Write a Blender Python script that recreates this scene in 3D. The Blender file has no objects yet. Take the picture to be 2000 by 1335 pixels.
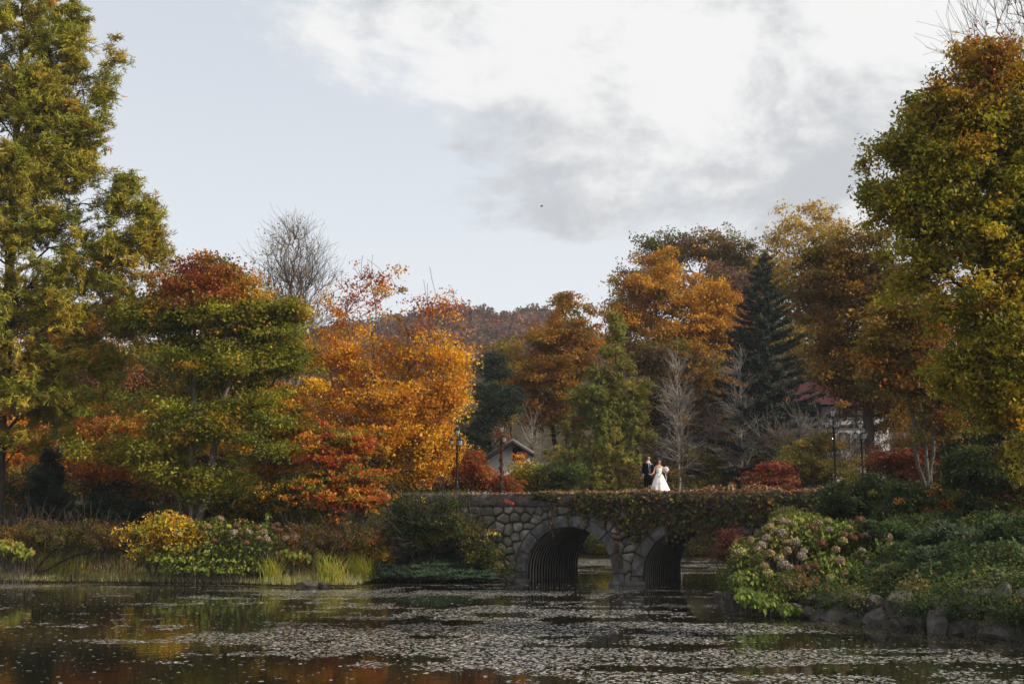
import bpy, math, random
import numpy as np
from mathutils import Vector, Matrix, noise as mnoise

random.seed(5)
rng = np.random.default_rng(11)
C = bpy.context.scene.collection
sc = bpy.context.scene
PI = math.pi

# ------------------------------------------------------------------ camera
F = 2250.0
TH = math.atan(332.5 / F)
CAMZ = 3.0
cam_d = bpy.data.cameras.new('camera')
cam = bpy.data.objects.new('camera', cam_d)
C.objects.link(cam)
cam.location = (0, 0, CAMZ)
cam.rotation_euler = (PI / 2 + TH, 0, 0)
cam_d.sensor_width = 36.0
cam_d.lens = 36.0 * F / 2000.0
cam_d.clip_end = 3000
cam_d.clip_start = 0.1
sc.camera = cam

def ray(px, py):
    u = (px - 1000.0) / F
    v = (667.5 - py) / F
    return np.array([u, math.cos(TH) - v * math.sin(TH), math.sin(TH) + v * math.cos(TH)])

def at(px, py, Y):
    d = ray(px, py)
    return np.array([0, 0, CAMZ]) + d * (Y / d[1])

def onz(px, py, z=0.0):
    d = ray(px, py)
    return np.array([0, 0, CAMZ]) + d * ((z - CAMZ) / d[2])

# ------------------------------------------------------------------ light
SUN_AZ, SUN_EL = math.radians(108), math.radians(31)
world = bpy.data.worlds.new('World')
sc.world = world
world.use_nodes = True
nt = world.node_tree
nt.nodes.clear()
def N(tree, kind, **kw):
    n = tree.nodes.new(kind)
    for k, v in kw.items():
        if k == 'inputs':
            for i, x in v.items():
                n.inputs[i].default_value = x
        else:
            setattr(n, k, v)
    return n
def L(tree, a, b):
    tree.links.new(a, b)
def MATH(tree, op, a, b=None, c=None, clamp=False):
    n = tree.nodes.new('ShaderNodeMath'); n.operation = op; n.use_clamp = clamp
    for i, x in enumerate((a, b, c)):
        if x is None: continue
        if isinstance(x, (int, float)): n.inputs[i].default_value = x
        else: tree.links.new(x, n.inputs[i])
    return n.outputs[0]
def MIX(tree, f, a, b, typ='MIX'):
    n = tree.nodes.new('ShaderNodeMix'); n.data_type = 'RGBA'; n.blend_type = typ
    for s, x in ((n.inputs[0], f), (n.inputs[6], a), (n.inputs[7], b)):
        if isinstance(x, (int, float)): s.default_value = x
        elif isinstance(x, tuple): s.default_value = x + (1,) if len(x) == 3 else x
        else: tree.links.new(x, s)
    return n.outputs[2]
def SMOOTH(tree, x, lo, hi):
    n = tree.nodes.new('ShaderNodeMapRange'); n.interpolation_type = 'SMOOTHSTEP'
    tree.links.new(x, n.inputs[0])
    n.inputs[1].default_value = lo; n.inputs[2].default_value = hi
    n.inputs[3].default_value = 0; n.inputs[4].default_value = 1
    return n.outputs[0]

sky = N(nt, 'ShaderNodeTexSky')
sky.sky_type = 'NISHITA'; sky.sun_disc = False
sky.sun_elevation = SUN_EL; sky.sun_rotation = SUN_AZ
sky.air_density = 1.0; sky.dust_density = 2.5; sky.ozone_density = 1.0
tc = N(nt, 'ShaderNodeTexCoord')
sep = N(nt, 'ShaderNodeSeparateXYZ'); L(nt, tc.outputs['Generated'], sep.inputs[0])
comb = N(nt, 'ShaderNodeVectorMath', operation='MULTIPLY'); comb.inputs[1].default_value = (1.0, 1.0, 1.5)
L(nt, tc.outputs['Generated'], comb.inputs[0])
n1 = N(nt, 'ShaderNodeTexNoise', inputs={'Scale': 3.6, 'Detail': 10.0, 'Roughness': 0.62, 'Distortion': 0.2})
L(nt, comb.outputs[0], n1.inputs['Vector'])
n2 = N(nt, 'ShaderNodeTexNoise', inputs={'Scale': 7.0, 'Detail': 9.0, 'Roughness': 0.62, 'Distortion': 0.2})
mp = N(nt, 'ShaderNodeVectorMath', operation='ADD'); mp.inputs[1].default_value = (3.1, 5.4, 1.7)
L(nt, comb.outputs[0], mp.inputs[0]); L(nt, mp.outputs[0], n2.inputs['Vector'])
ra, rb = ray(700, 0), ray(1330, 540)
nn = np.cross(ra, rb); nn /= np.linalg.norm(nn)
if np.dot(nn, ray(1800, 200)) < 0: nn = -nn
dt = N(nt, 'ShaderNodeVectorMath', operation='DOT_PRODUCT')
dt.inputs[1].default_value = tuple(nn); L(nt, tc.outputs['Generated'], dt.inputs[0])
side = dt.outputs['Value']
bias = MATH(nt, 'ADD', side, MATH(nt, 'MULTIPLY', MATH(nt, 'SUBTRACT', n1.outputs[0], 0.5), 0.75))
mask = SMOOTH(nt, bias, 0.0, 0.085)
shade = MATH(nt, 'ADD', MATH(nt, 'MULTIPLY', n2.outputs[0], 1.0), MATH(nt, 'MULTIPLY', n1.outputs[0], 0.35))
lift = MATH(nt, 'MINIMUM', MATH(nt, 'MAXIMUM', MATH(nt, 'MULTIPLY', MATH(nt, 'SUBTRACT', sep.outputs[2], 0.30), 1.1), -0.07), 0.09)
shade = MATH(nt, 'ADD', shade, lift)
cl = MIX(nt, SMOOTH(nt, shade, 0.57, 0.79), (4.9, 5.05, 5.3), (8.15, 8.1, 8.0))
veil = MATH(nt, 'ADD', MATH(nt, 'MULTIPLY', SMOOTH(nt, sep.outputs[2], 0.45, 0.02), 0.30), 0.66)
clear = MIX(nt, veil, sky.outputs[0], (7.8, 8.1, 8.45))
skyc = MIX(nt, MATH(nt, 'MULTIPLY', mask, 0.93), clear, cl)
bg = N(nt, 'ShaderNodeBackground', inputs={'Strength': 0.1})
L(nt, skyc, bg.inputs[0])
out = N(nt, 'ShaderNodeOutputWorld'); L(nt, bg.outputs[0], out.inputs[0])

sun_d = bpy.data.lights.new('sun', 'SUN')
sun_d.energy = 5.0
sun_d.angle = math.radians(0.6)
sun_d.color = (1.0, 0.90, 0.74)
sun = bpy.data.objects.new('sun', sun_d); C.objects.link(sun)
sdir = Vector((math.sin(SUN_AZ) * math.cos(SUN_EL), math.cos(SUN_AZ) * math.cos(SUN_EL), math.sin(SUN_EL)))
sun.rotation_euler = sdir.to_track_quat('Z', 'Y').to_euler()
sun.location = (40, 20, 40)

sc.view_settings.view_transform = 'Standard'
sc.view_settings.look = 'None'
sc.view_settings.gamma = 1.0
sc.view_settings.use_curve_mapping = False
sc.view_settings.exposure = 0.22
sc.cycles.max_bounces = 6
sc.cycles.transparent_max_bounces = 6
sc.cycles.volume_bounces = 0
sc.cycles.use_denoising = True

# ------------------------------------------------------------------ materials
def new_mat(name):
    m = bpy.data.materials.new(name); m.use_nodes = True
    t = m.node_tree; t.nodes.clear()
    o = N(t, 'ShaderNodeOutputMaterial')
    p = N(t, 'ShaderNodeBsdfPrincipled')
    L(t, p.outputs[0], o.inputs[0])
    return m, t, p, o

def rock_mat(name, c1, c2, c3=None, scale=3.0, rough=0.9, bump=0.6, moss=None, use_rand=True, vv=0.7):
    m, t, p, o = new_mat(name)
    tcn = N(t, 'ShaderNodeTexCoord')
    oi = N(t, 'ShaderNodeObjectInfo')
    ad = N(t, 'ShaderNodeVectorMath', operation='ADD')
    L(t, tcn.outputs['Object'], ad.inputs[0])
    if use_rand:
        cb = N(t, 'ShaderNodeCombineXYZ'); r10 = MATH(t, 'MULTIPLY', oi.outputs['Random'], 40.0)
        L(t, r10, cb.inputs[0]); L(t, r10, cb.inputs[1]); L(t, cb.outputs[0], ad.inputs[1])
    a = N(t, 'ShaderNodeTexNoise', inputs={'Scale': scale, 'Detail': 9.0, 'Roughness': 0.62}); L(t, ad.outputs[0], a.inputs['Vector'])
    b = N(t, 'ShaderNodeTexNoise', inputs={'Scale': scale * 7, 'Detail': 6.0, 'Roughness': 0.7}); L(t, ad.outputs[0], b.inputs['Vector'])
    col = MIX(t, SMOOTH(t, a.outputs[0], 0.33, 0.68), c1, c2)
    if c3:
        col = MIX(t, SMOOTH(t, b.outputs[0], 0.52, 0.7), col, c3)
    if use_rand:
        hv = N(t, 'ShaderNodeHueSaturation'); L(t, col, hv.inputs['Color'])
        L(t, MATH(t, 'ADD', MATH(t, 'MULTIPLY', oi.outputs['Random'], vv), 1 - vv * .55), hv.inputs['Value'])
        col = hv.outputs[0]
    if moss:
        w = N(t, 'ShaderNodeTexNoise', inputs={'Scale': 1.3, 'Detail': 5.0}); L(t, ad.outputs[0], w.inputs['Vector'])
        col = MIX(t, MATH(t, 'MULTIPLY', SMOOTH(t, w.outputs[0], 0.52, 0.68), 0.7), col, moss)
    L(t, col, p.inputs['Base Color'])
    p.inputs['Roughness'].default_value = rough; p.inputs['Specular IOR Level'].default_value = 0.25
    hgt = MATH(t, 'ADD', MATH(t, 'MULTIPLY', a.outputs[0], 1.0), MATH(t, 'MULTIPLY', b.outputs[0], 0.35))
    bp = N(t, 'ShaderNodeBump', inputs={'Strength': bump, 'Distance': 0.08}); L(t, hgt, bp.inputs['Height'])
    L(t, bp.outputs[0], p.inputs['Normal'])
    return m

def plain_mat(name, col, rough=0.6, metal=0.0, var=0.15, scale=8.0, bump=0.1):
    m, t, p, o = new_mat(name)
    tcn = N(t, 'ShaderNodeTexCoord')
    a = N(t, 'ShaderNodeTexNoise', inputs={'Scale': scale, 'Detail': 5.0}); L(t, tcn.outputs['Object'], a.inputs['Vector'])
    lo = tuple(max(0, c * (1 - var)) for c in col); hi = tuple(min(1, c * (1 + var)) for c in col)
    L(t, MIX(t, SMOOTH(t, a.outputs[0], 0.3, 0.7), lo, hi), p.inputs['Base Color'])
    p.inputs['Specular IOR Level'].default_value = 0.5 if rough < .5 else 0.15
    p.inputs['Roughness'].default_value = rough; p.inputs['Metallic'].default_value = metal
    bp = N(t, 'ShaderNodeBump', inputs={'Strength': bump, 'Distance': 0.02}); L(t, a.outputs[0], bp.inputs['Height'])
    L(t, bp.outputs[0], p.inputs['Normal'])
    return m

def leaf_mat(name, transl=0.4, rough=0.55, spec=0.16):
    m, t, p, o = new_mat(name)
    at_ = N(t, 'ShaderNodeAttribute'); at_.attribute_name = 'leafcol'
    L(t, at_.outputs['Color'], p.inputs['Base Color'])
    p.inputs['Roughness'].default_value = rough
    p.inputs['Specular IOR Level'].default_value = spec
    tr = N(t, 'ShaderNodeBsdfTranslucent')
    hv = N(t, 'ShaderNodeHueSaturation', inputs={'Saturation': 1.12, 'Value': 1.25}); L(t, at_.outputs['Color'], hv.inputs['Color'])
    L(t, hv.outputs[0], tr.inputs[0])
    ms = N(t, 'ShaderNodeMixShader', inputs={0: transl}); L(t, p.outputs[0], ms.inputs[1]); L(t, tr.outputs[0], ms.inputs[2])
    L(t, ms.outputs[0], o.inputs[0])
    return m

M = {}
M['leaf'] = leaf_mat('leaf', 0.38)
M['needle'] = leaf_mat('needle', 0.22, 0.7, 0.2)
M['blade'] = leaf_mat('grass_blade', 0.35, 0.6)
M['petal'] = leaf_mat('petal', 0.25, 0.8, 0.1)
M['pad'] = leaf_mat('pad', 0.03, 0.30, 0.9)
def bark_mat(name, c1, c2, spot=None):
    m = rock_mat(name, c1, c2, spot, scale=2.2, bump=0.5, use_rand=False)
    return m
M['bark'] = bark_mat('bark', (0.030, 0.022, 0.016), (0.07, 0.055, 0.042))
M['bark_pale'] = bark_mat('bark_pale', (0.16, 0.135, 0.115), (0.30, 0.27, 0.24), (0.06, 0.05, 0.045))
M['bark_grey'] = bark_mat('bark_grey', (0.085, 0.072, 0.062), (0.15, 0.13, 0.115))
M['bark_lichen'] = bark_mat('bark_lichen', (0.05, 0.04, 0.03), (0.11, 0.10, 0.08), (0.24, 0.25, 0.2))
M['stone'] = rock_mat('fieldstone', (0.11, 0.098, 0.085), (0.25, 0.225, 0.19), (0.065, 0.055, 0.045), scale=3.5, bump=1.0, moss=(0.075, 0.075, 0.035))
M['boulder'] = rock_mat('boulder', (0.042, 0.038, 0.034), (0.10, 0.09, 0.082), (0.024, 0.021, 0.017), scale=2.0, moss=(0.06, 0.065, 0.03))
M['arch_stone'] = rock_mat('arch_stone', (0.05, 0.046, 0.043), (0.15, 0.15, 0.152), (0.035, 0.028, 0.024), scale=2.2, bump=1.0, vv=.22, moss=(0.07, 0.055, 0.04))
M['mortar'] = rock_mat('mortar', (0.018, 0.015, 0.012), (0.04, 0.033, 0.026), None, scale=4.0, use_rand=False)
M['coping'] = rock_mat('coping', (0.085, 0.07, 0.062), (0.15, 0.13, 0.118), (0.05, 0.035, 0.03), scale=5.0, bump=1.0, use_rand=False, moss=(0.09, 0.045, 0.03))
M['metal'] = plain_mat('lit_rib_metal', (0.30, 0.27, 0.235), 0.6, 0.0, 0.15, 2.0, 0.05)  # pale tone stands for light catching the rib crests
M['lining'] = plain_mat('shade_lining', (0.010, 0.009, 0.008), 0.95, 0.0, 0.3, 2.0, 0.1)  # near-black stands for the shade between the ribs
M['lamp_metal'] = plain_mat('lamp_metal', (0.012, 0.013, 0.014), 0.4, 0.6)
M['lamp_glass'] = plain_mat('lamp_glass', (0.62, 0.62, 0.58), 0.25, 0.0, 0.1)
M['white_wall'] = plain_mat('white_wall', (0.62, 0.62, 0.62), 0.85, 0, 0.08, 1.5)
M['grey_wall'] = plain_mat('grey_wall', (0.24, 0.235, 0.23), 0.85, 0, 0.15, 1.5)
M['roof_grey'] = plain_mat('roof_grey', (0.14, 0.125, 0.14), 0.6, 0.1, 0.15, 4)
M['roof_red'] = plain_mat('roof_red', (0.05, 0.009, 0.015), 0.9, 0, 0.15, 4)
M['timber'] = plain_mat('timber', (0.02, 0.017, 0.015), 0.8)
M['glass'] = plain_mat('window_glass', (0.02, 0.025, 0.03), 0.08)
M['path'] = rock_mat('path', (0.16, 0.14, 0.12), (0.24, 0.21, 0.18), (0.10, 0.07, 0.05), scale=1.5, use_rand=False)
M['suit'] = plain_mat('suit', (0.006, 0.0065, 0.010), 0.9, 0, 0.2, 20)
M['satin'] = plain_mat('satin', (0.80, 0.78, 0.76), 0.55, 0, 0.03, 10, 0.05)
M['shirt'] = plain_mat('shirt', (0.75, 0.76, 0.78), 0.7, 0, 0.03)
M['tie'] = plain_mat('tie', (0.015, 0.07, 0.065), 0.5)
M['vest'] = plain_mat('vest', (0.20, 0.22, 0.24), 0.6)
M['skin'] = plain_mat('skin', (0.52, 0.29, 0.21), 0.5, 0, 0.06)
M['lip'] = plain_mat('lip', (0.35, 0.09, 0.08), 0.4)
M['hair'] = plain_mat('hair', (0.014, 0.009, 0.007), 0.45, 0, 0.3, 30)
M['eye'] = plain_mat('eye', (0.02, 0.015, 0.012), 0.2)
M['shoe'] = plain_mat('shoe', (0.01, 0.01, 0.01), 0.25)
M['bird'] = plain_mat('bird', (0.03, 0.028, 0.025), 0.8)

# ground: soil with leaf litter and grass
def ground_mat():
    m, t, p, o = new_mat('ground')
    tcn = N(t, 'ShaderNodeTexCoord')
    a = N(t, 'ShaderNodeTexNoise', inputs={'Scale': 0.35, 'Detail': 8.0}); L(t, tcn.outputs['Object'], a.inputs['Vector'])
    b = N(t, 'ShaderNodeTexNoise', inputs={'Scale': 9.0, 'Detail': 8.0, 'Roughness': 0.7}); L(t, tcn.outputs['Object'], b.inputs['Vector'])
    v = N(t, 'ShaderNodeTexVoronoi', inputs={'Scale': 14.0}); L(t, tcn.outputs['Object'], v.inputs['Vector'])
    col = MIX(t, SMOOTH(t, a.outputs[0], 0.4, 0.6), (0.030, 0.034, 0.013), (0.034, 0.026, 0.015))
    col = MIX(t, SMOOTH(t, b.outputs[0], 0.45, 0.7), col, (0.055, 0.040, 0.020))
    lit = MATH(t, 'MULTIPLY', SMOOTH(t, v.outputs['Distance'], 0.28, 0.12), 0.55)
    col = MIX(t, lit, col, (0.12, 0.055, 0.02))
    L(t, col, p.inputs['Base Color']); p.inputs['Roughness'].default_value = 0.95; p.inputs['Specular IOR Level'].default_value = 0.0
    bp = N(t, 'ShaderNodeBump', inputs={'Strength': 0.8, 'Distance': 0.1}); L(t, b.outputs[0], bp.inputs['Height'])
    L(t, bp.outputs[0], p.inputs['Normal'])
    return m
M['ground'] = ground_mat()
def water_mat():
    m, t, p, o = new_mat('water')
    p.inputs['Base Color'].default_value = (0.010, 0.009, 0.005, 1)
    p.inputs['Roughness'].default_value = 0.045
    p.inputs['IOR'].default_value = 1.333
    p.inputs['Specular IOR Level'].default_value = 0.5
    tcn = N(t, 'ShaderNodeTexCoord')
    a = N(t, 'ShaderNodeTexNoise', inputs={'Scale': 2.2, 'Detail': 3.0, 'Distortion': 0.4}); L(t, tcn.outputs['Object'], a.inputs['Vector'])
    bp = N(t, 'ShaderNodeBump', inputs={'Strength': 0.10, 'Distance': 0.03}); L(t, a.outputs[0], bp.inputs['Height'])
    L(t, bp.outputs[0], p.inputs['Normal'])
    return m
M['water'] = water_mat()

# ------------------------------------------------------------------ object helpers
class Buf:
    def __init__(s): s.V = []; s.Fc = []; s.n = 0; s.Cl = []
    def add(s, v, f, c=None):
        v = np.asarray(v, float).reshape(-1, 3)
        f = np.asarray(f, np.int64)
        s.V.append(v); s.Fc.append(f + s.n)
        if c is None: c = np.full((len(v), 3), 0.2)
        c = np.asarray(c, float)
        if c.ndim == 1: c = np.tile(c, (len(v), 1))
        s.Cl.append(c); s.n += len(v)
    def mesh(s, name, mat, smooth=False, color=False):
        me = bpy.data.meshes.new(name)
        V = np.concatenate(s.V) if s.V else np.zeros((0, 3))
        me.vertices.add(len(V)); me.vertices.foreach_set('co', V.astype(np.float32).ravel())
        loops = np.concatenate([f.ravel() for f in s.Fc]); 
        cnt = np.concatenate([np.full(len(f), f.shape[1]) for f in s.Fc])
        st = np.concatenate([[0], np.cumsum(cnt)[:-1]])
        me.loops.add(len(loops)); me.loops.foreach_set('vertex_index', loops.astype(np.int32))
        me.polygons.add(len(cnt)); me.polygons.foreach_set('loop_start', st.astype(np.int32))
        me.polygons.foreach_set('loop_total', cnt.astype(np.int32))
        if smooth: me.polygons.foreach_set('use_smooth', np.ones(len(cnt), bool))
        if color:
            ca = me.attributes.new('leafcol', 'FLOAT_COLOR', 'POINT')
            cc = np.concatenate(s.Cl); cc = np.concatenate([cc, np.ones((len(cc), 1))], 1)
            ca.data.foreach_set('color', np.clip(cc, 0, 1).astype(np.float32).ravel())
        me.materials.append(mat); me.update(calc_edges=True)
        return me
    def build(s, name, mat, parent=None, smooth=False, color=False, stuff=False):
        o = bpy.data.objects.new(name, s.mesh(name, mat, smooth, color)); C.objects.link(o)
        if parent is not None:
            o.parent = parent; o.matrix_parent_inverse = parent.matrix_world.inverted() if False else Matrix.Translation(-Vector(parent.location))
        if stuff: o['kind'] = 'stuff'
        return o

def put(name, me, parent=None, loc=None, rot=None, scl=None):
    o = bpy.data.objects.new(name, me); C.objects.link(o)
    if parent is not None:
        o.parent = parent; o.matrix_parent_inverse = Matrix.Translation(-Vector(parent.location))
    if loc is not None: o.location = loc
    if rot is not None: o.rotation_euler = rot
    if scl is not None: o.scale = scl
    return o
def tag(o, label=None, cat=None, group=None, kind=None):
    if label: o['label'] = label
    if cat: o['category'] = cat
    if group: o['group'] = group
    if kind: o['kind'] = kind
    return o
def empty(name, loc, label=None, cat=None, group=None):
    o = bpy.data.objects.new(name, None); C.objects.link(o); o.location = tuple(loc)
    o.empty_display_size = 0.3
    return tag(o, label, cat, group)

def unit(v): return v / np.maximum(np.linalg.norm(v, axis=-1, keepdims=True), 1e-9)
def rdir(n):
    return unit(rng.normal(size=(n, 3)))
_sn = {}
def snoise(P, scale=1.0, seed=0, flat=False):
    """smooth pseudo noise 0..1 from random sinusoids"""
    if seed not in _sn:
        r = np.random.default_rng(seed + 99)
        _sn[seed] = (r.normal(size=(14, 3)) * r.uniform(0.6, 1.9, (14, 1)), r.uniform(0, 6.28, 14))
    K, ph = _sn[seed]
    v = np.sin((P / scale) @ K.T + ph).sum(1) / math.sqrt(14)
    if flat: return 0.5 * (1 + np.tanh(0.8 * v / 0.707))
    return np.clip(v / 1.9 + 0.5, 0, 1)

def leaf_quads(buf, P, Lg, Wd, nrm, ax, col, fold=0.15):
    n = len(P)
    ax = unit(ax - nrm * (ax * nrm).sum(1, keepdims=True))
    b = np.cross(nrm, ax)
    Lg = np.broadcast_to(np.asarray(Lg, float), (n,))[:, None]; Wd = np.broadcast_to(np.asarray(Wd, float), (n,))[:, None]
    up = nrm * Lg * fold
    v = np.stack([P - ax * Lg * .5, P + b * Wd * .5 + up - ax * Lg * .05, P + ax * Lg * .5, P - b * Wd * .5 + up - ax * Lg * .05], 1).reshape(-1, 3)
    f = np.arange(4 * n).reshape(-1, 4)
    buf.add(v, f, np.repeat(col, 4, 0))

def leaf_tris(buf, P, Lg, Wd, nrm, ax, col):
    n = len(P)
    ax = unit(ax - nrm * (ax * nrm).sum(1, keepdims=True)); b = np.cross(nrm, ax)
    Lg = np.broadcast_to(np.asarray(Lg, float), (n,))[:, None]; Wd = np.broadcast_to(np.asarray(Wd, float), (n,))[:, None]
    k = rng.uniform(-.5, .5, (n, 1))
    v = np.stack([P - ax * Lg * .45 - b * Wd * .5, P - ax * Lg * .45 * (1 + k) + b * Wd * .5, P + ax * Lg * .55], 1).reshape(-1, 3)
    buf.add(v, np.arange(3 * n).reshape(-1, 3), np.repeat(col, 3, 0))

def tubes(buf, A, B, ra, rb, sides):
    """truncated cones between A and B (n,3)"""
    A = np.asarray(A, float); B = np.asarray(B, float)
    n = len(A)
    if n == 0: return
    d = unit(B - A)
    ref = np.where(np.abs(d[:, 2:3]) > 0.9, np.array([[1., 0, 0]]), np.array([[0, 0, 1.]]))
    u = unit(np.cross(d, ref)); w = np.cross(d, u)
    th = np.arange(sides) * 2 * PI / sides
    cs = np.cos(th)[None, :, None]; sn = np.sin(th)[None, :, None]
    ring = u[:, None, :] * cs + w[:, None, :] * sn
    ra = np.asarray(ra).reshape(-1, 1, 1); rb = np.asarray(rb).reshape(-1, 1, 1)
    v = np.concatenate([A[:, None] + ring * ra, (B + d * 0.0)[:, None] + ring * rb], 1).reshape(-1, 3)
    k = np.arange(sides); k2 = (k + 1) % sides
    f = np.stack([k, k2, k2 + sides, k + sides], 1)[None] + (np.arange(n) * 2 * sides)[:, None, None]
    buf.add(v, f.reshape(-1, 4))

def polytube(buf, pts, rad, sides=6):
    pts = np.asarray(pts, float); rad = np.broadcast_to(np.asarray(rad, float), (len(pts),))
    d = unit(np.gradient(pts, axis=0))
    ref = np.where(np.abs(d[:, 2:3]) > 0.95, np.array([[1., 0, 0]]), np.array([[0, 0, 1.]]))
    u = unit(np.cross(d, ref)); w = np.cross(d, u)
    th = np.arange(sides) * 2 * PI / sides
    v = pts[:, None] + (u[:, None] * np.cos(th)[None, :, None] + w[:, None] * np.sin(th)[None, :, None]) * rad[:, None, None]
    n = len(pts); k = np.arange(sides); k2 = (k + 1) % sides
    f = np.stack([k, k2, k2 + sides, k + sides], 1)[None] + (np.arange(n - 1) * sides)[:, None, None]
    buf.add(v.reshape(-1, 3), f.reshape(-1, 4))

def box(buf, c, s, rz=0.0):
    x, y, z = s[0] / 2, s[1] / 2, s[2] / 2
    v = np.array([[-x, -y, -z], [x, -y, -z], [x, y, -z], [-x, y, -z], [-x, -y, z], [x, -y, z], [x, y, z], [-x, y, z]])
    cr, sr = math.cos(rz), math.sin(rz)
    v = np.stack([v[:, 0] * cr - v[:, 1] * sr, v[:, 0] * sr + v[:, 1] * cr, v[:, 2]], 1) + np.asarray(c)
    buf.add(v, [[0, 3, 2, 1], [4, 5, 6, 7], [0, 1, 5, 4], [1, 2, 6, 5], [2, 3, 7, 6], [3, 0, 4, 7]])

def lathe(buf, prof, c, sides=10, start=0.0):
    """prof: list of (r,z)"""
    prof = np.asarray(prof, float)
    th = np.arange(sides) * 2 * PI / sides + start
    v = np.stack([prof[:, 0:1] * np.cos(th)[None], prof[:, 0:1] * np.sin(th)[None], np.repeat(prof[:, 1:2], sides, 1)], 2)
    n = len(prof); k = np.arange(sides); k2 = (k + 1) % sides
    f = np.stack([k, k2, k2 + sides, k + sides], 1)[None] + (np.arange(n - 1) * sides)[:, None, None]
    buf.add(v.reshape(-1, 3) + np.asarray(c), f.reshape(-1, 4))

# ------------------------------------------------------------------ terrain
A0 = np.array([(1109 - 1000) / F * 50, 50.0])      # left arch centre on the near face
FD = np.array([0.94, -0.34]); FD /= np.linalg.norm(FD)
FN = np.array([-FD[1], FD[0]])                     # away from the camera
def face(s, d, z):
    """s along the bridge, d behind the near face"""
    p = A0 + FD * s + FN * d
    return np.array([p[0], p[1], z])

def g2(px, py):
    p = onz(px, py); return (p[0], p[1])
b_l, b_r = face(-3.3, -0.4, 0), face(8.6, -0.4, 0)
b_l2, b_r2 = face(-3.6, 9.5, 0), face(7.4, 8.8, 0)
POND = np.array([(-60, 44), (-30, 48.5), g2(0, 1137), g2(200, 1139), g2(450, 1141), g2(560, 1146), g2(690, 1146), g2(745, 1136),
                 g2(850, 1134), g2(950, 1134), (b_l[0], b_l[1]), (b_l2[0], b_l2[1]), (2.0, 64), (1.4, 70), (2.4, 76.6), (9, 76.8), (16, 75), (15, 66), (12.8, 58.5),
                 (b_r2[0], b_r2[1]), (b_r[0], b_r[1]), g2(1450, 1152), g2(1412, 1166), g2(1425, 1180), g2(1500, 1196), g2(1600, 1206), g2(1700, 1216), g2(1850, 1236),
                 g2(2000, 1250), (14.5, 22), (17, 12), (14, 6), (-20, 5), (-60, 12)])
def sdf(P, poly=POND):
    """signed distance, positive outside"""
    x, y = P[:, 0], P[:, 1]
    dmin = np.full(len(P), 1e9); inside = np.zeros(len(P), bool)
    n = len(poly)
    for i in range(n):
        a = poly[i]; b = poly[(i + 1) % n]
        ab = b - a
        t = np.clip(((x - a[0]) * ab[0] + (y - a[1]) * ab[1]) / (ab @ ab), 0, 1)
        dmin = np.minimum(dmin, np.hypot(x - a[0] - t * ab[0], y - a[1] - t * ab[1]))
        c = ((a[1] > y) != (b[1] > y)) & (x < (b[0] - a[0]) * (y - a[1]) / (b[1] - a[1] + 1e-12) + a[0])
        inside ^= c
    return np.where(inside, -dmin, dmin)
def sstep(x, a, b):
    t = np.clip((x - a) / (b - a), 0, 1); return t * t * (3 - 2 * t)
HX, HY = at(925, 600, 430)[0], 430.0
def height(P):
    P = np.atleast_2d(np.asarray(P, float))
    x, y = P[:, 0], P[:, 1]
    d = sdf(P)
    q = np.stack([x, y, np.zeros(len(x))], 1)
    nz = (snoise(q, 3.0, 4) - 0.5)
    # left / general bank
    hl = 0.10 + 0.07 * np.minimum(d, 2.6) + 0.52 * np.clip(d - 2.2, 0, 6.0)
    # right bank behind the boulder wall
    wall = sstep(x / np.maximum(y, 1), 0.20, 0.42)
    hr = 0.15 + 0.95 * wall * sstep(d, 0.2, 0.9) + (0.50 - 0.27 * wall) * np.clip(d - 0.6, 0, 12)
    right = sstep(x, 4.5, 7.0) * (1 - sstep(y, 47, 52))
    h = hl * (1 - right) + hr * right
    top = 3.5 + 0.10 * nz * 3 + 0.02 * np.clip(y - 78, 0, 200) + 0.02 * np.clip(np.abs(x) - 20, 0, 100)
    h = np.minimum(h, top) + 0.12 * nz * sstep(d, 0.5, 3)
    h = np.where(d < 0, np.maximum(-0.9, d * 0.5 - 0.05), h)
    # near bank below the camera stays under the eye
    near = 1 - sstep(y, 8, 20)
    h = np.where(d > 0, h * (1 - near) + np.minimum(h, 1.35) * near, h)
    # far hills
    rx = np.interp(x, [-700, -250, -140, -95, -52, -30, -14, 0, 8, 14, 32, 90, 220, 700], [30, 34, 40, 50, 62, 66.5, 68.5, 66.0, 69, 66.5, 56, 48, 52, 40])
    h = h + sstep(y, 110, 400) * np.exp(-(np.clip(y - 430, 0, 999) / 150) ** 2) * (rx - 8.5 + 4 * (snoise(q, 32, 8) - .5))
    return h
def hz(x, y): return float(height([(x, y)])[0])

def terrain():
    xs = np.concatenate([np.linspace(-700, -65, 26)[:-1], np.linspace(-65, -24, 28)[:-1], np.linspace(-24, 26, 90)[:-1], np.linspace(26, 65, 28)[:-1], np.linspace(65, 700, 40)])
    ys = np.concatenate([np.linspace(-60, 18, 22)[:-1], np.linspace(18, 82, 120)[:-1], np.linspace(82, 150, 24)[:-1], np.linspace(150, 900, 50)])
    X, Y = np.meshgrid(xs, ys); P = np.stack([X.ravel(), Y.ravel()], 1)
    Z = height(P)
    V = np.column_stack([P, Z]); nx, ny = len(xs), len(ys)
    i = np.arange(nx * ny).reshape(ny, nx)
    f = np.stack([i[:-1, :-1], i[:-1, 1:], i[1:, 1:], i[1:, :-1]], -1).reshape(-1, 4)
    b = Buf(); b.add(V, f)
    o = b.build('ground', M['ground'], smooth=True); tag(o, kind='structure')
terrain()
b = Buf(); b.add([(-75, 3, 0), (75, 3, 0), (75, 86, 0), (-75, 86, 0)], [[0, 1, 2, 3]])
tag(b.build('pond_water', M['water']), kind='structure')

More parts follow.
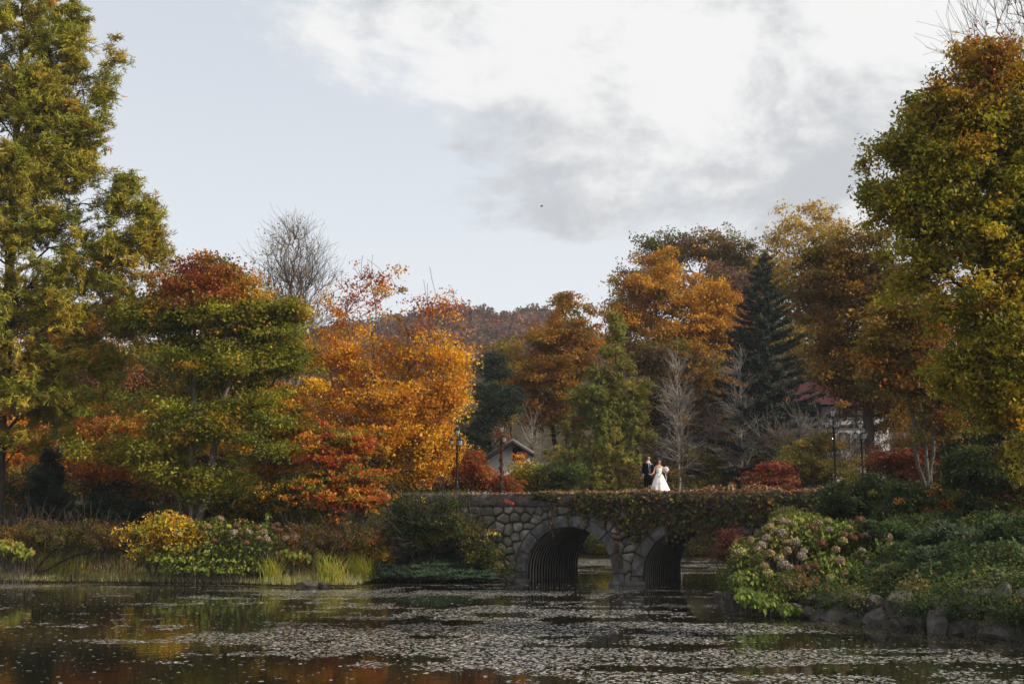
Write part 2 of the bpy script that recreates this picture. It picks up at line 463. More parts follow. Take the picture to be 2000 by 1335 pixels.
# ------------------------------------------------------------------ trees
def jitter_cols(base, j=0.14):
    n = len(base)
    k = 1 + rng.normal(size=(n, 1)) * j
    return np.clip(base * k * (1 + rng.normal(size=(n, 3)) * j * 0.35), 0.004, 0.95)

def pick(pal, P, seed, scale=1.6, spread=0.22):
    """palette colour by smooth patches + cluster noise; pal = [(weight, rgb), ...]"""
    w = np.array([p[0] for p in pal], float); w = np.cumsum(w / w.sum())
    u = snoise(P, scale, seed, True)
    u = np.abs(u + rng.normal(size=len(P)) * spread * 0.5)
    u = np.where(u > 1, 2 - u, u); u = np.clip(u, 0, 0.9999)
    idx = np.searchsorted(w, u)
    return np.array([p[1] for p in pal])[np.minimum(idx, len(pal) - 1)]

def grow(att, trunk_nodes, step=0.7, alpha=0.35, wig=0.10, rise=0.0):
    """connect attractors to the trunk; returns nodes, parents"""
    nodes = [np.asarray(p, float) for p in trunk_nodes[0]]
    par = [-1] + list(range(len(nodes) - 1))
    for extra in trunk_nodes[1:]:
        prev = 0
        for p in extra[1:]:
            nodes.append(np.asarray(p, float)); par.append(prev); prev = len(nodes) - 1
    cap = 60000
    NA = np.zeros((cap, 3)); PL = np.zeros(cap)
    n = len(nodes); NA[:n] = np.array(nodes)
    for i in range(1, n): PL[i] = PL[par[i]] + np.linalg.norm(NA[i] - NA[par[i]])
    c0 = NA[:n].mean(0)
    order = np.argsort(np.linalg.norm(att - NA[n - 1], axis=1) + rng.uniform(0, .5, len(att)))
    t0 = max(1, int(n * 0.0))
    for k in order:
        p = att[k]
        dv = NA[:n] - p
        ds = np.sqrt((dv ** 2).sum(1))
        below = np.clip(NA[:n, 2] - p[2] + 0.15, 0, None)
        cost = ds + alpha * PL[:n] + below * 0.9
        j = int(np.argmin(cost))
        dd = ds[j]; m = max(1, int(dd / step))
        a = NA[j].copy(); prev = j
        for q in range(1, m + 1):
            t = q / m
            pt = a + (p - a) * t
            if q < m:
                pt = pt + rng.normal(size=3) * wig * min(dd, 2.0) * 0.6
                pt[2] += rise * math.sin(t * PI) * dd
            NA[n] = pt; par.append(prev); PL[n] = PL[prev] + dd / m; prev = n; n += 1
    return NA[:n].copy(), np.array(par)

def radii(nodes, par, rtip, expo, rmax):
    n = len(nodes); w = np.zeros(n); has = np.zeros(n, bool); has[par[par >= 0]] = True
    w[~has] = rtip ** expo
    # children always come after their parents
    for i in range(n - 1, 0, -1):
        w[par[i]] += w[i]
    r = w ** (1 / expo)
    s = rmax / r[0]
    if s < 1: r = np.maximum(rtip, r * (s + (1 - s) * (1 - r / r[0])))
    else: r = r * (1 + (s - 1) * (r / r[0]))
    return r

def wood(buf, nodes, par, r):
    i = np.arange(1, len(nodes)); p = par[1:]
    A, B = nodes[p], nodes[i]
    ra = np.minimum(r[p], r[i] * 1.35); rb = r[i]
    big = ra > 0.09; mid = (ra > 0.03) & ~big; sm = ~big & ~mid
    for msk, sd in ((big, 8), (mid, 5), (sm, 3)):
        if msk.any(): tubes(buf, A[msk], B[msk] + unit(B[msk] - A[msk]) * rb[msk][:, None] * 0.4, ra[msk], rb[msk], sd)

def blob_points(blobs, n, Y, shell=0.45, gap=0.0, seed=1, gscale=1.4, rough=0.42, rs=0.9, grow_=1.12):
    """points filling the union of the blobs; the outline is broken up by noise"""
    P = []
    ar = np.array([bl[2] * bl[3] * (bl[5] if len(bl) > 5 else 1.0) for bl in blobs], float); ar /= ar.sum()
    for i, bl in enumerate(blobs):
        Yb = Y + (bl[4] if len(bl) > 4 else 0.0)
        c = at(bl[0], bl[1], Yb)
        rx = bl[2] / F * Yb; rz = bl[3] / F * Yb
        ry = max(rx * 0.85, min(rz, rx) * .9)
        R3 = np.array([rx, ry, rz]) * grow_
        m = int(n * ar[i] * 1.9) + 8
        r = rng.uniform(0, 1, m) ** .42
        pts = c + rdir(m) * r[:, None] * R3
        nz = snoise(pts * np.array([1, 1, 1.5]), rs, seed + 61) * .65 + snoise(pts, rs * .4, seed + 62) * .35
        keep = r < 1.05 - rough * (1 - nz) * 1.3
        if gap: keep &= snoise(pts * np.array([1, 1, 1.4]), gscale, seed + 31) > gap
        P.append(pts[keep])
    P = np.concatenate(P)
    if len(P) > n * 1.25: P = P[rng.choice(len(P), int(n * 1.25), replace=False)]
    return P

def tree(name, label, cat, px, Y, blobs, pal, n_att=220, n_leaf=20000, leaf=(0.13, 0.10), flat=0.55, cr=0.45, trunk_r=0.2,
         fork=None, forks=None, toppal=None, topz=None, bark='bark', gap=0.0, shell=0.45, group=None, seed=None, alpha=0.35, up=0.5, rise=0.05,
         pscale=1.8, spread=0.5, gscale=1.4, rtip=0.012, mat='leaf', twigs=0, root=None, quad_leaf=False, dens=1.3, rough=.42, rs=.9, upz=.35, tw=3,  step=0.7, wig=0.10, expo=2.3, droop=0.0, leafy=1.0, jit=0.15, base_y=None, spray=0.0):
    seed = seed if seed is not None else int(px) % 97
    if not quad_leaf: n_leaf = int(n_leaf * dens); leaf = (leaf[0] * .88, leaf[1] * .88)
    bx = (px - 1000) / F * Y; bz = hz(bx, Y) - 0.15
    base = np.array([bx, Y, bz])
    root = empty(name, base, label, cat, group)
    att = blob_points(blobs, n_att, Y, shell, gap, seed, gscale, rough, rs)
    zmin = bz + 0.25
    att = att[att[:, 2] > zmin]
    tl = []
    fl = forks if forks else [fork if fork else (float(np.mean([b_[0] for b_ in blobs])), float(np.mean([b_[1] for b_ in blobs])))]
    for fk in fl:
        e = at(fk[0], fk[1], Y + (fk[2] if len(fk) > 2 else 0))
        if e[2] < bz + 0.5: e[2] = bz + 0.5
        m = max(4, int(np.linalg.norm(e - base) / 0.6))
        pts = [base + (e - base) * (k / m) + (rng.normal(size=3) * 0.05 * (0 < k < m)) + np.array([0, 0, 0.06 * math.sin(k / m * PI)]) for k in range(m + 1)]
        tl.append(pts)
    nodes, par = grow(att, tl, step=step, alpha=alpha, rise=rise, wig=wig)
    # extra twigs on tips
    if twigs:
        has = np.zeros(len(nodes), bool); has[par[par >= 0]] = True
        src = np.where(~has)[0]
        src = np.concatenate([src, rng.integers(len(tl[0]) // 2, len(nodes), len(src))])
        src = np.repeat(src, twigs)
        outd = unit(nodes[src] - nodes[np.maximum(par[src], 0)] + 1e-6)
        ln = rng.uniform(0.35, 1.0, len(src))[:, None]
        d = unit(outd + rdir(len(src)) * 0.65 + np.array([0, 0, 0.35]))
        nn_ = nodes[src] + d * ln
        p2 = nn_ + unit(d + rdir(len(src)) * 0.4) * ln * 0.7
        k0 = len(nodes)
        nodes = np.concatenate([nodes, nn_, p2])
        par = np.concatenate([par, src, np.arange(k0, k0 + len(src))])
    r = radii(nodes, par, rtip, expo, trunk_r)
    for t in range(min(3, len(r))): r[t] *= (1.35, 1.15, 1.05)[t]
    wb = Buf(); wood(wb, nodes, par, r)
    if n_leaf > 0 and not spray:
        k3 = np.repeat(np.arange(len(att)), tw)
        sub_ = att[k3] + np.clip(rng.normal(size=(len(k3), 3)), -1.8, 1.8) * cr * .95 * np.array([1, 1, max(flat, .4)])
        if leafy >= 1: tubes(wb, att[k3][::2], sub_[::2], np.full(len(k3[::2]), .010), np.full(len(k3[::2]), .005), 3)
    wb.build('trunk', M[bark], root, smooth=True)
    if n_leaf > 0:
        cl = att if spray else sub_
        if leafy < 1:
            cl = cl[snoise(att if spray else att[k3], 2.2, seed + 5) < leafy]
            if len(cl) == 0: cl = att
        crl = cr if spray else cr * .58
        per = rng.gamma(2.2, 1 / 2.2, len(cl)); per = (per / per.sum() * n_leaf).astype(int)
        idx = np.repeat(np.arange(len(cl)), per)
        n = len(idx)
        scl = rng.uniform(0.6, 1.35, len(cl))[idx][:, None]
        off = np.clip(rng.normal(size=(n, 3)), -1.9, 1.9) * crl * scl * np.array([1, 1, flat])
        if droop: off[:, 2] -= droop * (off[:, 0] ** 2 + off[:, 1] ** 2) / cr
        P = cl[idx] + off
        nrm = unit(rng.normal(size=(n, 3)) + np.array([0, 0, up]))
        ax = unit(rdir(n) + np.array([0, 0, -0.35]))
        if spray:
            # feathery twigs: every cluster is a bundle of short arching sprays
            tr_ = np.array([(px - 1000) / F * Y, Y, 0.0])
            outw = cl - tr_; outw[:, 2] = 0; outw = unit(outw)
            K = 7
            sd = unit(outw[:, None] * .7 + rng.normal(size=(len(cl), K, 3)) * .75 + np.array([0, 0, upz]))
            kk = rng.integers(0, K, n); u = rng.uniform(0, 1, n)[:, None]
            dv = sd[idx, kk]; ln_ = cr * rng.uniform(1.0, 1.9, (len(cl), K))[idx, kk][:, None]
            st = rng.normal(size=(len(cl), K, 3))[idx, kk] * cr * .55
            P = cl[idx] + st + dv * ln_ * (u - .25) + rng.normal(size=(n, 3)) * cr * .17 - np.array([0, 0, 1.]) * ln_ * u * u * .35
            ax = unit(dv * 1.0 + rdir(n) * .6 + np.array([0, 0, -spray]))
        ccol = pick(pal, cl, seed, pscale, spread)[idx]
        if toppal is not None:
            zt = at(px, topz, Y)[2] if topz else np.percentile(P[:, 2], 70)
            hgt = P[:, 2].max() - zt
            k = (P[:, 2] - zt) / max(hgt, .1) + (snoise(cl, 1.2, seed + 9)[idx] - .5) * 1.1 + rng.normal(size=n) * .1
            tcol = pick(toppal, cl, seed + 3, 1.2, spread)[idx]
            ccol = np.where((k > 0.35)[:, None], tcol, ccol)
        cj = (1 + rng.normal(size=len(cl)) * 0.16)[idx][:, None]
        col = jitter_cols(ccol * cj, jit)
        s = rng.uniform(0.65, 1.3, n)
        ok = P[:, 2] > zmin - 0.15
        lb = Buf(); (leaf_quads if quad_leaf else leaf_tris)(lb, P[ok], (leaf[0] * s)[ok], (leaf[1] * s)[ok], nrm[ok], ax[ok], col[ok])
        lb.build('crown', M[mat], root, color=True)
    return root

def conifer(name, label, cat, px, Y, top, env, pal, nbr=70, n_leaf=30000, leaf=(0.22, 0.05), asc0=0.5, asc1=0.9, sag=0.0, trunk_r=0.3,
            bark='bark', group=None, seed=3, tuft=0.16, mat='needle', bare=0.12, hang=0.4, sub=7, flat=0.6, curve=0.3, side=None, pscale=1.5, lean=0.3, base_px=None):
    """env: [(height fraction, radius in metres)]"""
    bx = ((base_px or px) - 1000) / F * Y; bz = hz(bx, Y) - 0.15
    base = np.array([bx, Y, bz]); tip = at(top[0], top[1], Y)
    root = empty(name, base, label, cat, group)
    H = tip[2] - bz
    wb = Buf()
    m = 24
    tp = np.array([base + (tip - base) * (k / m) + np.array([math.sin(k * .5 + seed) * .04, 0, 0]) for k in range(m + 1)])
    polytube(wb, tp, trunk_r * (1 - np.linspace(0, 1, m + 1)) ** 0.9 + 0.015, 8)
    et = np.array([e[0] for e in env]); er = np.array([e[1] for e in env])
    Ts = bare + (1 - bare) * (np.arange(nbr) + rng.uniform(0, 1, nbr)) / nbr
    Ts = 1 - (1 - Ts) ** 0.97
    az = np.arange(nbr) * 2.39996 + rng.normal(size=nbr) * .3
    A, B, RA, RB = [], [], [], []
    SP, SD, SL, SC = [], [], [], []
    for k in range(nbr):
        t = Ts[k]
        if t > 0.985: continue
        ln = np.interp(t, et, er) * rng.uniform(0.72, 1.08)
        if side is not None: ln *= side(az[k], t)
        if ln < 0.12: ln = 0.12
        asc = asc0 + (asc1 - asc0) * t + rng.normal() * .08
        d0 = np.array([math.cos(az[k]), math.sin(az[k]), 0])
        p0 = base + (tip - base) * t
        q = max(4, int(ln / 0.45)); prev = p0; pts = [p0]
        for j in range(1, q + 1):
            u = j / q
            ang = asc + curve * u - sag * (1 - abs(2 * u - 1))
            stp = ln / q
            prev = prev + (d0 * math.cos(ang) + np.array([0, 0, math.sin(ang)])) * stp + rng.normal(size=3) * 0.03
            pts.append(prev)
        pts = np.array(pts); r0 = 0.012 + 0.011 * ln
        rr = r0 * (1 - np.linspace(0, 1, q + 1)) + 0.006
        A.append(pts[:-1]); B.append(pts[1:]); RA.append(rr[:-1]); RB.append(rr[1:])
        # branchlets
        nb = max(3, int(ln * sub))
        us = rng.uniform(0.12 if ln > 1 else 0.0, 1.0, nb) ** 0.8
        f = us * q; ii = np.minimum(f.astype(int), q - 1); fr = (f - ii)[:, None]
        bp = pts[ii] * (1 - fr) + pts[ii + 1] * fr
        dirb = unit(pts[ii + 1] - pts[ii])
        sidev = np.cross(dirb, np.array([0, 0, 1.0])) * rng.choice([-1, 1], nb)[:, None]
        bd = unit(dirb * 0.75 + sidev * rng.uniform(0.2, 1.0, nb)[:, None] + rng.normal(size=(nb, 3)) * 0.28 * np.array([1, 1, flat]) + np.array([0, 0, rng.uniform(-.1, .15)]))
        bl = (0.20 + 0.30 * ln * (1.05 - us) * 0.75) * rng.uniform(0.6, 1.3, nb)
        SP.append(bp); SD.append(bd); SL.append(bl); SC.append(np.full(nb, rng.normal() * .12))
    wl = np.concatenate
    tubes(wb, wl(A), wl(B), wl(RA), wl(RB), 4)
    SP, SD, SL, SC = wl(SP), wl(SD), wl(SL), wl(SC)
    tubes(wb, SP, SP + SD * SL[:, None], np.full(len(SP), 0.010), np.full(len(SP), 0.005), 3)
    wb.build('trunk', M[bark], root, smooth=True)
    # tip tuft
    SP = wl([SP, tip[None] + np.array([[0, 0, -.5]]), tip[None] - np.array([[0, 0, 1.0]])]); SD = wl([SD, [[0, 0, 1.]], [[0, 0, 1.]]]); SL = wl([SL, [.6, .6]]); SC = wl([SC, [0, 0]])
    w = SL / SL.sum(); cnt = np.maximum(1, (w * n_leaf)).astype(int)
    idx = np.repeat(np.arange(len(SP)), cnt); n = len(idx)
    u = rng.uniform(0, 1.08, n)[:, None]
    tw = tuft * (1.15 - 0.6 * u)
    P = SP[idx] + SD[idx] * SL[idx][:, None] * u + rng.normal(size=(n, 3)) * tw * np.array([1, 1, flat])
    ax = unit(SD[idx] * 0.9 + rdir(n) * 0.75 + np.array([0, 0, -hang]))
    nrm = unit(rng.normal(size=(n, 3)) + np.array([0, 0, 0.5]))
    ccol = pick(pal, SP, seed, pscale, 0.5)[idx] * (1 + SC[idx])[:, None]
    col = jitter_cols(ccol, 0.16)
    s = rng.uniform(0.6, 1.3, n)
    lb = Buf(); leaf_tris(lb, P, leaf[0] * s, leaf[1] * s, nrm, ax, col)
    lb.build('crown', M[mat], root, color=True)
    return root

# colours (linear albedo)
GOLD = (0.66, 0.38, 0.026); ORANGE = (0.50, 0.19, 0.02); RUST = (0.25, 0.10, 0.022); RED = (0.46, 0.045, 0.02)
MAROON = (0.10, 0.018, 0.018); OLIVE = (0.13, 0.115, 0.018); GREEN = (0.075, 0.10, 0.018); DGREEN = (0.030, 0.045, 0.014)
YELL = (0.50, 0.36, 0.03); LIME = (0.24, 0.26, 0.03); BROWN = (0.13, 0.075, 0.035); AMBER = (0.34, 0.155, 0.018); OCHRE = (0.27, 0.17, 0.022)
BGREEN = (0.020, 0.036, 0.022); PURPLE = (0.11, 0.065, 0.055); TAN = (0.30, 0.21, 0.12)

# tall redwood at the left edge
tree('redwood_tree', 'tall feathery green-gold conifer towering at the left edge of the pond', 'tree', 5, 53.5,
     [(90, 210, 100, 120), (60, 330, 110, 90), (60, 40, 95, 70), (130, 90, 52, 90), (60, -60, 80, 70), (218, 120, 22, 40), (205, 175, 26, 45), (165, 250, 42, 60), (60, 200, 90, 80), (-60, 150, 80, 150), (165, 330, 34, 40), (110, 330, 60, 60), (30, 340, 70, 70),
      (90, 420, 70, 55), (20, 440, 80, 60), (-70, 420, 70, 140), (240, 375, 26, 42), (222, 410, 45, 38), (290, 420, 24, 50), (310, 490, 26, 50), (255, 480, 60, 42), (180, 480, 60, 42),
      (110, 540, 100, 50), (230, 545, 80, 40), (40, 600, 90, 50), (160, 620, 100, 50), (240, 610, 55, 35), (80, 690, 100, 50), (180, 700, 70, 45), (60, 770, 100, 50), (150, 780, 70, 35), (60, 850, 90, 35, 0, .6), (-60, 650, 90, 150)],
     [(1.2, (0.35, 0.27, 0.026)), (1.8, (0.28, 0.25, 0.023)), (2.4, (0.22, 0.22, 0.021)), (1.8, (0.29, 0.25, 0.024)), (1.0, (0.38, 0.27, 0.026)), (0.15, (0.46, 0.22, 0.03))],
     n_att=1300, n_leaf=205000, leaf=(0.33, 0.058), cr=.40, trunk_r=.42, forks=[(40, 260), (55, -140)], seed=3, mat='needle', spray=.35, shell=.8, alpha=.5, rise=.12, rtip=.009, step=.9, upz=.9, rs=1.0, rough=.26)
# green maple with a red top
tree('maple_tree', 'wide layered green maple with a dark red top on the left bank', 'tree', 380, 52.5,
     [(370, 560, 85, 55), (300, 640, 80, 60), (450, 640, 110, 60), (540, 650, 60, 45), (330, 730, 110, 60), (470, 730, 100, 55), (280, 800, 90, 45),
      (420, 820, 120, 55), (500, 790, 60, 40), (260, 870, 70, 35), (350, 890, 110, 45), (460, 880, 80, 45), (400, 940, 100, 30), (560, 700, 45, 30), (430, 560, 70, 30), (395, 525, 50, 28), (400, 590, 95, 45), (490, 605, 90, 35), (540, 620, 55, 30), (340, 620, 80, 40)],
     [(.6, (0.48, 0.25, .02)), (.7, (0.36, 0.24, 0.02)), (1.0, (0.26, 0.25, 0.027)), (1.2, (0.11, 0.14, 0.02)), (2.4, (0.17, 0.185, 0.02)), (2.0, (0.20, 0.205, 0.022)), (1.1, (0.28, 0.26, 0.028)), (0.5, (0.46, 0.26, .02))], n_att=520, n_leaf=88000, leaf=(0.15, 0.13), flat=0.42, cr=0.62,
     trunk_r=0.24, forks=[(375, 860), (440, 800), (330, 820)], toppal=[(1, (0.12, 0.025, 0.022)), (1.3, (0.20, 0.05, 0.022)), (1.6, (0.28, 0.10, 0.022)), (1.3, (0.38, 0.17, .02)), (1.6, (.15, .13, .02))], topz=605, gap=0.27, gscale=1.1, seed=12, up=1.0, shell=0.6, pscale=1.5, bark='bark_grey')
# orange katsura
tree('katsura_tree', 'glowing golden orange tree left of the bridge with a sparse reddish top', 'tree', 700, 56,
     [(730, 560, 45, 45, 0, .35), (690, 610, 60, 50, 0, .45), (770, 620, 55, 45, 0, .5), (850, 620, 45, 45, 0, .35), (660, 690, 75, 50), (760, 700, 90, 55), (850, 700, 65, 60, 0, 1.1), (700, 780, 110, 60), (820, 790, 95, 70, -1, 1.5),
      (870, 760, 48, 60, -1, 1.5), (760, 860, 100, 60, -.5, 1.1), (850, 850, 60, 60, -1, 1.4), (820, 920, 55, 35, -1, 1.3), (640, 860, 60, 50), (740, 930, 60, 30)],
     [(1.0, (0.52, 0.21, 0.02)), (1.8, (0.58, 0.27, 0.02)), (2.8, GOLD), (1.6, (0.58, 0.25, 0.02)), (0.8, (0.44, 0.17, 0.02)), (0.5, OCHRE)], n_att=600, n_leaf=50000, leaf=(0.14, 0.12), cr=0.50,
     trunk_r=0.20, forks=[(735, 640), (800, 720), (690, 680), (850, 700)], toppal=[(2, (0.34, 0.09, 0.025)), (1.5, (0.42, 0.16, 0.02)), (.25, (0.30, 0.05, 0.03))], topz=660, seed=8, bark='bark_grey', twigs=1, shell=0.5, gap=0.34, up=0.35, flat=.6, gscale=1.0)
# nearly bare tree behind
tree('birch_tree', 'tall almost bare tree with fine twigs rising behind the maple', 'tree', 566, 66,
     [(570, 510, 74, 70), (555, 580, 66, 60), (610, 570, 42, 60), (570, 455, 30, 28), (560, 680, 65, 50), (600, 640, 50, 50)], [(1, OCHRE), (1, RUST), (1, AMBER)],
     n_att=640, n_leaf=1500, leaf=(0.15, 0.11), cr=0.6, trunk_r=0.20, forks=[(568, 560), (590, 640)], bark='bark_grey', twigs=3, leafy=0.42, seed=21, rise=0.12, alpha=0.5, rtip=0.0065, shell=0.55, step=1.0, wig=0.05)
# small flaming maple in front
tree('maple_tree', 'small maple with scarlet and orange sprays at the water end of the left bank', 'tree', 640, 50.8,
     [(650, 850, 45, 30), (700, 860, 40, 30), (640, 900, 55, 35), (690, 930, 50, 30), (640, 960, 50, 30), (715, 975, 42, 28), (670, 1000, 50, 28), (640, 1030, 45, 25), (620, 860, 30, 25)],
     [(1.2, (0.15, 0.16, 0.02)), (.8, (0.42, 0.08, 0.03)), (1.4, (0.50, 0.21, 0.02)), (1.0, (0.26, 0.22, 0.03)), (1.2, (0.50, 0.15, 0.02)), (1.1, (0.12, 0.14, 0.02)), (.4, (0.42, 0.05, 0.03))], n_att=190, n_leaf=17000, leaf=(0.14, 0.12), cr=0.38, flat=0.3, trunk_r=0.09,
     fork=(650, 920), seed=30, up=.8, pscale=0.9, gap=.28, gscale=.8)

# orange and rust trees behind the left bank
bgroup = 'autumn trees behind the left bank'
tree('maple_tree', 'orange maple glowing low between the redwood and the green maple', 'tree', 190, 62,
     [(195, 850, 75, 50), (240, 830, 50, 40), (170, 900, 60, 35), (215, 900, 50, 35)], [(2, ORANGE), (1, (0.42, 0.13, 0.02)), (.6, RUST), (.4, OCHRE)], n_att=120, n_leaf=14000, leaf=(0.16, 0.13), cr=.5, trunk_r=.14, seed=41, group=bgroup)
tree('maple_tree', 'orange maple low at the left edge behind the redwood trunk', 'tree', 25, 64,
     [(20, 900, 70, 40), (55, 870, 45, 30), (20, 850, 50, 40)], [(2, ORANGE), (1, (0.42, 0.13, 0.02)), (.6, RUST)], n_att=90, n_leaf=10000, leaf=(0.16, 0.13), cr=.5, trunk_r=.14, seed=43, group=bgroup)
tree('maple_tree', 'bright yellow-orange maple between the green maple and the golden tree', 'tree', 520, 60,
     [(510, 780, 70, 50), (560, 850, 65, 55), (490, 860, 70, 50), (530, 920, 70, 35), (590, 790, 40, 50)], [(2, GOLD), (1.5, (0.50, 0.20, 0.02)), (1, OCHRE), (.6, LIME)], n_att=210, n_leaf=26000, leaf=(0.15, 0.13), cr=.5, trunk_r=.14, seed=47, flat=.35, group=bgroup)
tree('maple_tree', 'muted red and rust tree showing through the redwood branches', 'tree', 100, 74,
     [(60, 620, 70, 60), (150, 660, 80, 60), (210, 720, 60, 70), (60, 740, 80, 60)], [(1, (0.26, 0.06, 0.03)), (1.3, RUST), (1, BROWN), (.6, OLIVE)], n_att=150, n_leaf=14000, leaf=(0.2, 0.16), cr=.7, trunk_r=.2, seed=51, group=bgroup)
tree('oak_tree', 'broad dark olive thicket tree low behind the orange maple', 'tree', 150, 80,
     [(60, 840, 90, 60), (180, 800, 90, 60), (120, 900, 110, 50), (260, 900, 90, 50), (20, 920, 80, 40)], [(1, OLIVE), (1.3, BROWN), (1, DGREEN), (.6, PURPLE)], n_att=200, n_leaf=20000, leaf=(0.24, 0.18), cr=.8, trunk_r=.2, seed=53, group=bgroup)
tree('oak_tree', 'dull rust thicket tree low between the maple trunk and the golden tree', 'tree', 450, 82,
     [(380, 900, 90, 50), (480, 860, 90, 60), (570, 900, 90, 50), (640, 860, 80, 60)], [(1, OLIVE), (1.3, BROWN), (.8, RUST), (.6, PURPLE)], n_att=200, n_leaf=20000, leaf=(0.24, 0.18), cr=.8, trunk_r=.2, seed=54, group=bgroup)
tree('oak_tree', 'brownish thicket tree low behind the golden tree', 'tree', 790, 84,
     [(720, 880, 90, 60), (830, 900, 90, 50), (780, 810, 70, 60)], [(1, OLIVE), (1.3, BROWN), (1, DGREEN), (.8, PURPLE)], n_att=180, n_leaf=18000, leaf=(0.24, 0.18), cr=.8, trunk_r=.2, seed=55, group=bgroup)
tree('maple_tree', 'dull olive and brown tree filling behind the green maple', 'tree', 290, 78,
     [(250, 700, 90, 80), (340, 760, 100, 80), (420, 720, 90, 60), (250, 820, 100, 70), (430, 830, 90, 70)], [(1, OLIVE), (1.3, BROWN), (1, RUST), (.8, PURPLE)], n_att=200, n_leaf=18000, leaf=(0.22, 0.18), cr=.8, trunk_r=.2, seed=52, group=bgroup)
for k, (x, y0, Yd, w, lb_) in enumerate([(150, 660, 84, 70, 'bare purple-brown tree seen through the lower redwood boughs'), (330, 690, 86, 70, 'bare greyish tree seen through gaps in the green maple'), (480, 690, 88, 75, 'bare brown tree between the green maple and the tall birch'),
      (640, 720, 84, 80, 'bare grey-brown tree behind the left side of the golden tree'), (560, 740, 76, 60, 'bare twiggy tree at the foot of the tall birch'), (720, 740, 88, 70, 'bare brown tree behind the middle of the golden tree'),
      (20, 720, 80, 70, 'bare brown tree at the left edge behind the redwood trunk'), (820, 760, 86, 60, 'bare tree behind the right side of the golden tree')]):
    tree('bare_tree', lb_, 'tree', x, Yd,
         [(x, y0 + 40, w, 60), (x + 10, y0 + 120, w, 60), (x - 15, y0 + 180, w * .9, 50)], [(1, PURPLE), (1, BROWN), (.5, RUST)], n_att=170, n_leaf=3200, leaf=(.2, .15), cr=.5, trunk_r=.16, bark='bark_grey', twigs=3, seed=60 + k, rtip=.013, step=1.1,
         group='bare trees behind the left bank')
# centre: behind the bridge
tree('redwood_tree', 'pyramid-shaped green dawn redwood standing behind the left half of the bridge', 'tree', 1190, 80,
     [(1203, 625, 7, 24), (1202, 655, 16, 24), (1200, 685, 27, 24), (1212, 712, 32, 26), (1168, 728, 22, 26), (1190, 755, 60, 35), (1245, 745, 28, 34), (1130, 775, 26, 26), (1165, 800, 55, 35), (1240, 800, 38, 38), (1205, 840, 70, 38), (1125, 845, 38, 30),
      (1255, 855, 26, 32), (1160, 890, 75, 34), (1230, 900, 50, 32), (1095, 895, 30, 28), (1085, 935, 40, 22), (1150, 940, 70, 24), (1220, 940, 55, 22), (1190, 870, 60, 70), (1150, 950, 90, 20), (1180, 800, 40, 60)],
     [(1.6, (0.24, 0.21, 0.034)), (2, (0.155, 0.175, 0.03)), (2, (0.19, 0.19, 0.03)), (1, (0.25, 0.20, 0.034))], n_att=700, n_leaf=90000, leaf=(0.24, 0.075), cr=.36, trunk_r=.22, forks=[(1202, 640)], seed=5,
     mat='needle', spray=.2, shell=.7, alpha=.5, rise=-.05, gap=.05, upz=.7, rs=.9, rough=.5)
tree('oak_tree', 'rust-brown oak with open upper limbs left of the green redwood', 'tree', 1110, 84,
     [(1110, 600, 48, 30, 0, .5), (1090, 650, 60, 35), (1040, 680, 55, 40), (1130, 680, 60, 50), (1020, 740, 48, 50), (1080, 740, 75, 55), (1045, 800, 45, 45), (1100, 820, 70, 60), (1090, 880, 45, 40)],
     [(2, (0.30, 0.15, 0.02)), (1.5, AMBER), (1, OCHRE), (1, RUST), (.6, OLIVE)], n_att=300, n_leaf=36000, leaf=(0.2, 0.16), cr=.55, trunk_r=.3, forks=[(1105, 700), (1130, 640), (1060, 740)], seed=71, gap=.25, flat=.5)
tree('oak_tree', 'great amber oak rounded high above the bridge couple', 'tree', 1310, 92,
     [(1310, 525, 66, 46), (1250, 565, 62, 48), (1215, 640, 50, 50), (1400, 600, 40, 60), (1350, 570, 60, 45), (1230, 620, 60, 40), (1300, 640, 80, 60), (1380, 630, 40, 55), (1250, 690, 60, 40), (1340, 700, 80, 50), (1320, 760, 90, 50), (1200, 600, 30, 25, 0, .5), (1300, 590, 80, 60), (1330, 650, 70, 60)],
     [(2.2, (0.46, 0.225, 0.02)), (1.8, (0.42, 0.21, 0.02)), (1, OCHRE), (1, (0.40, 0.165, 0.02))], n_att=330, n_leaf=42000, leaf=(0.22, 0.18), cr=.65, trunk_r=.35, forks=[(1310, 680), (1260, 640), (1360, 640)], seed=74, gap=.22, flat=.5, gscale=1.8)
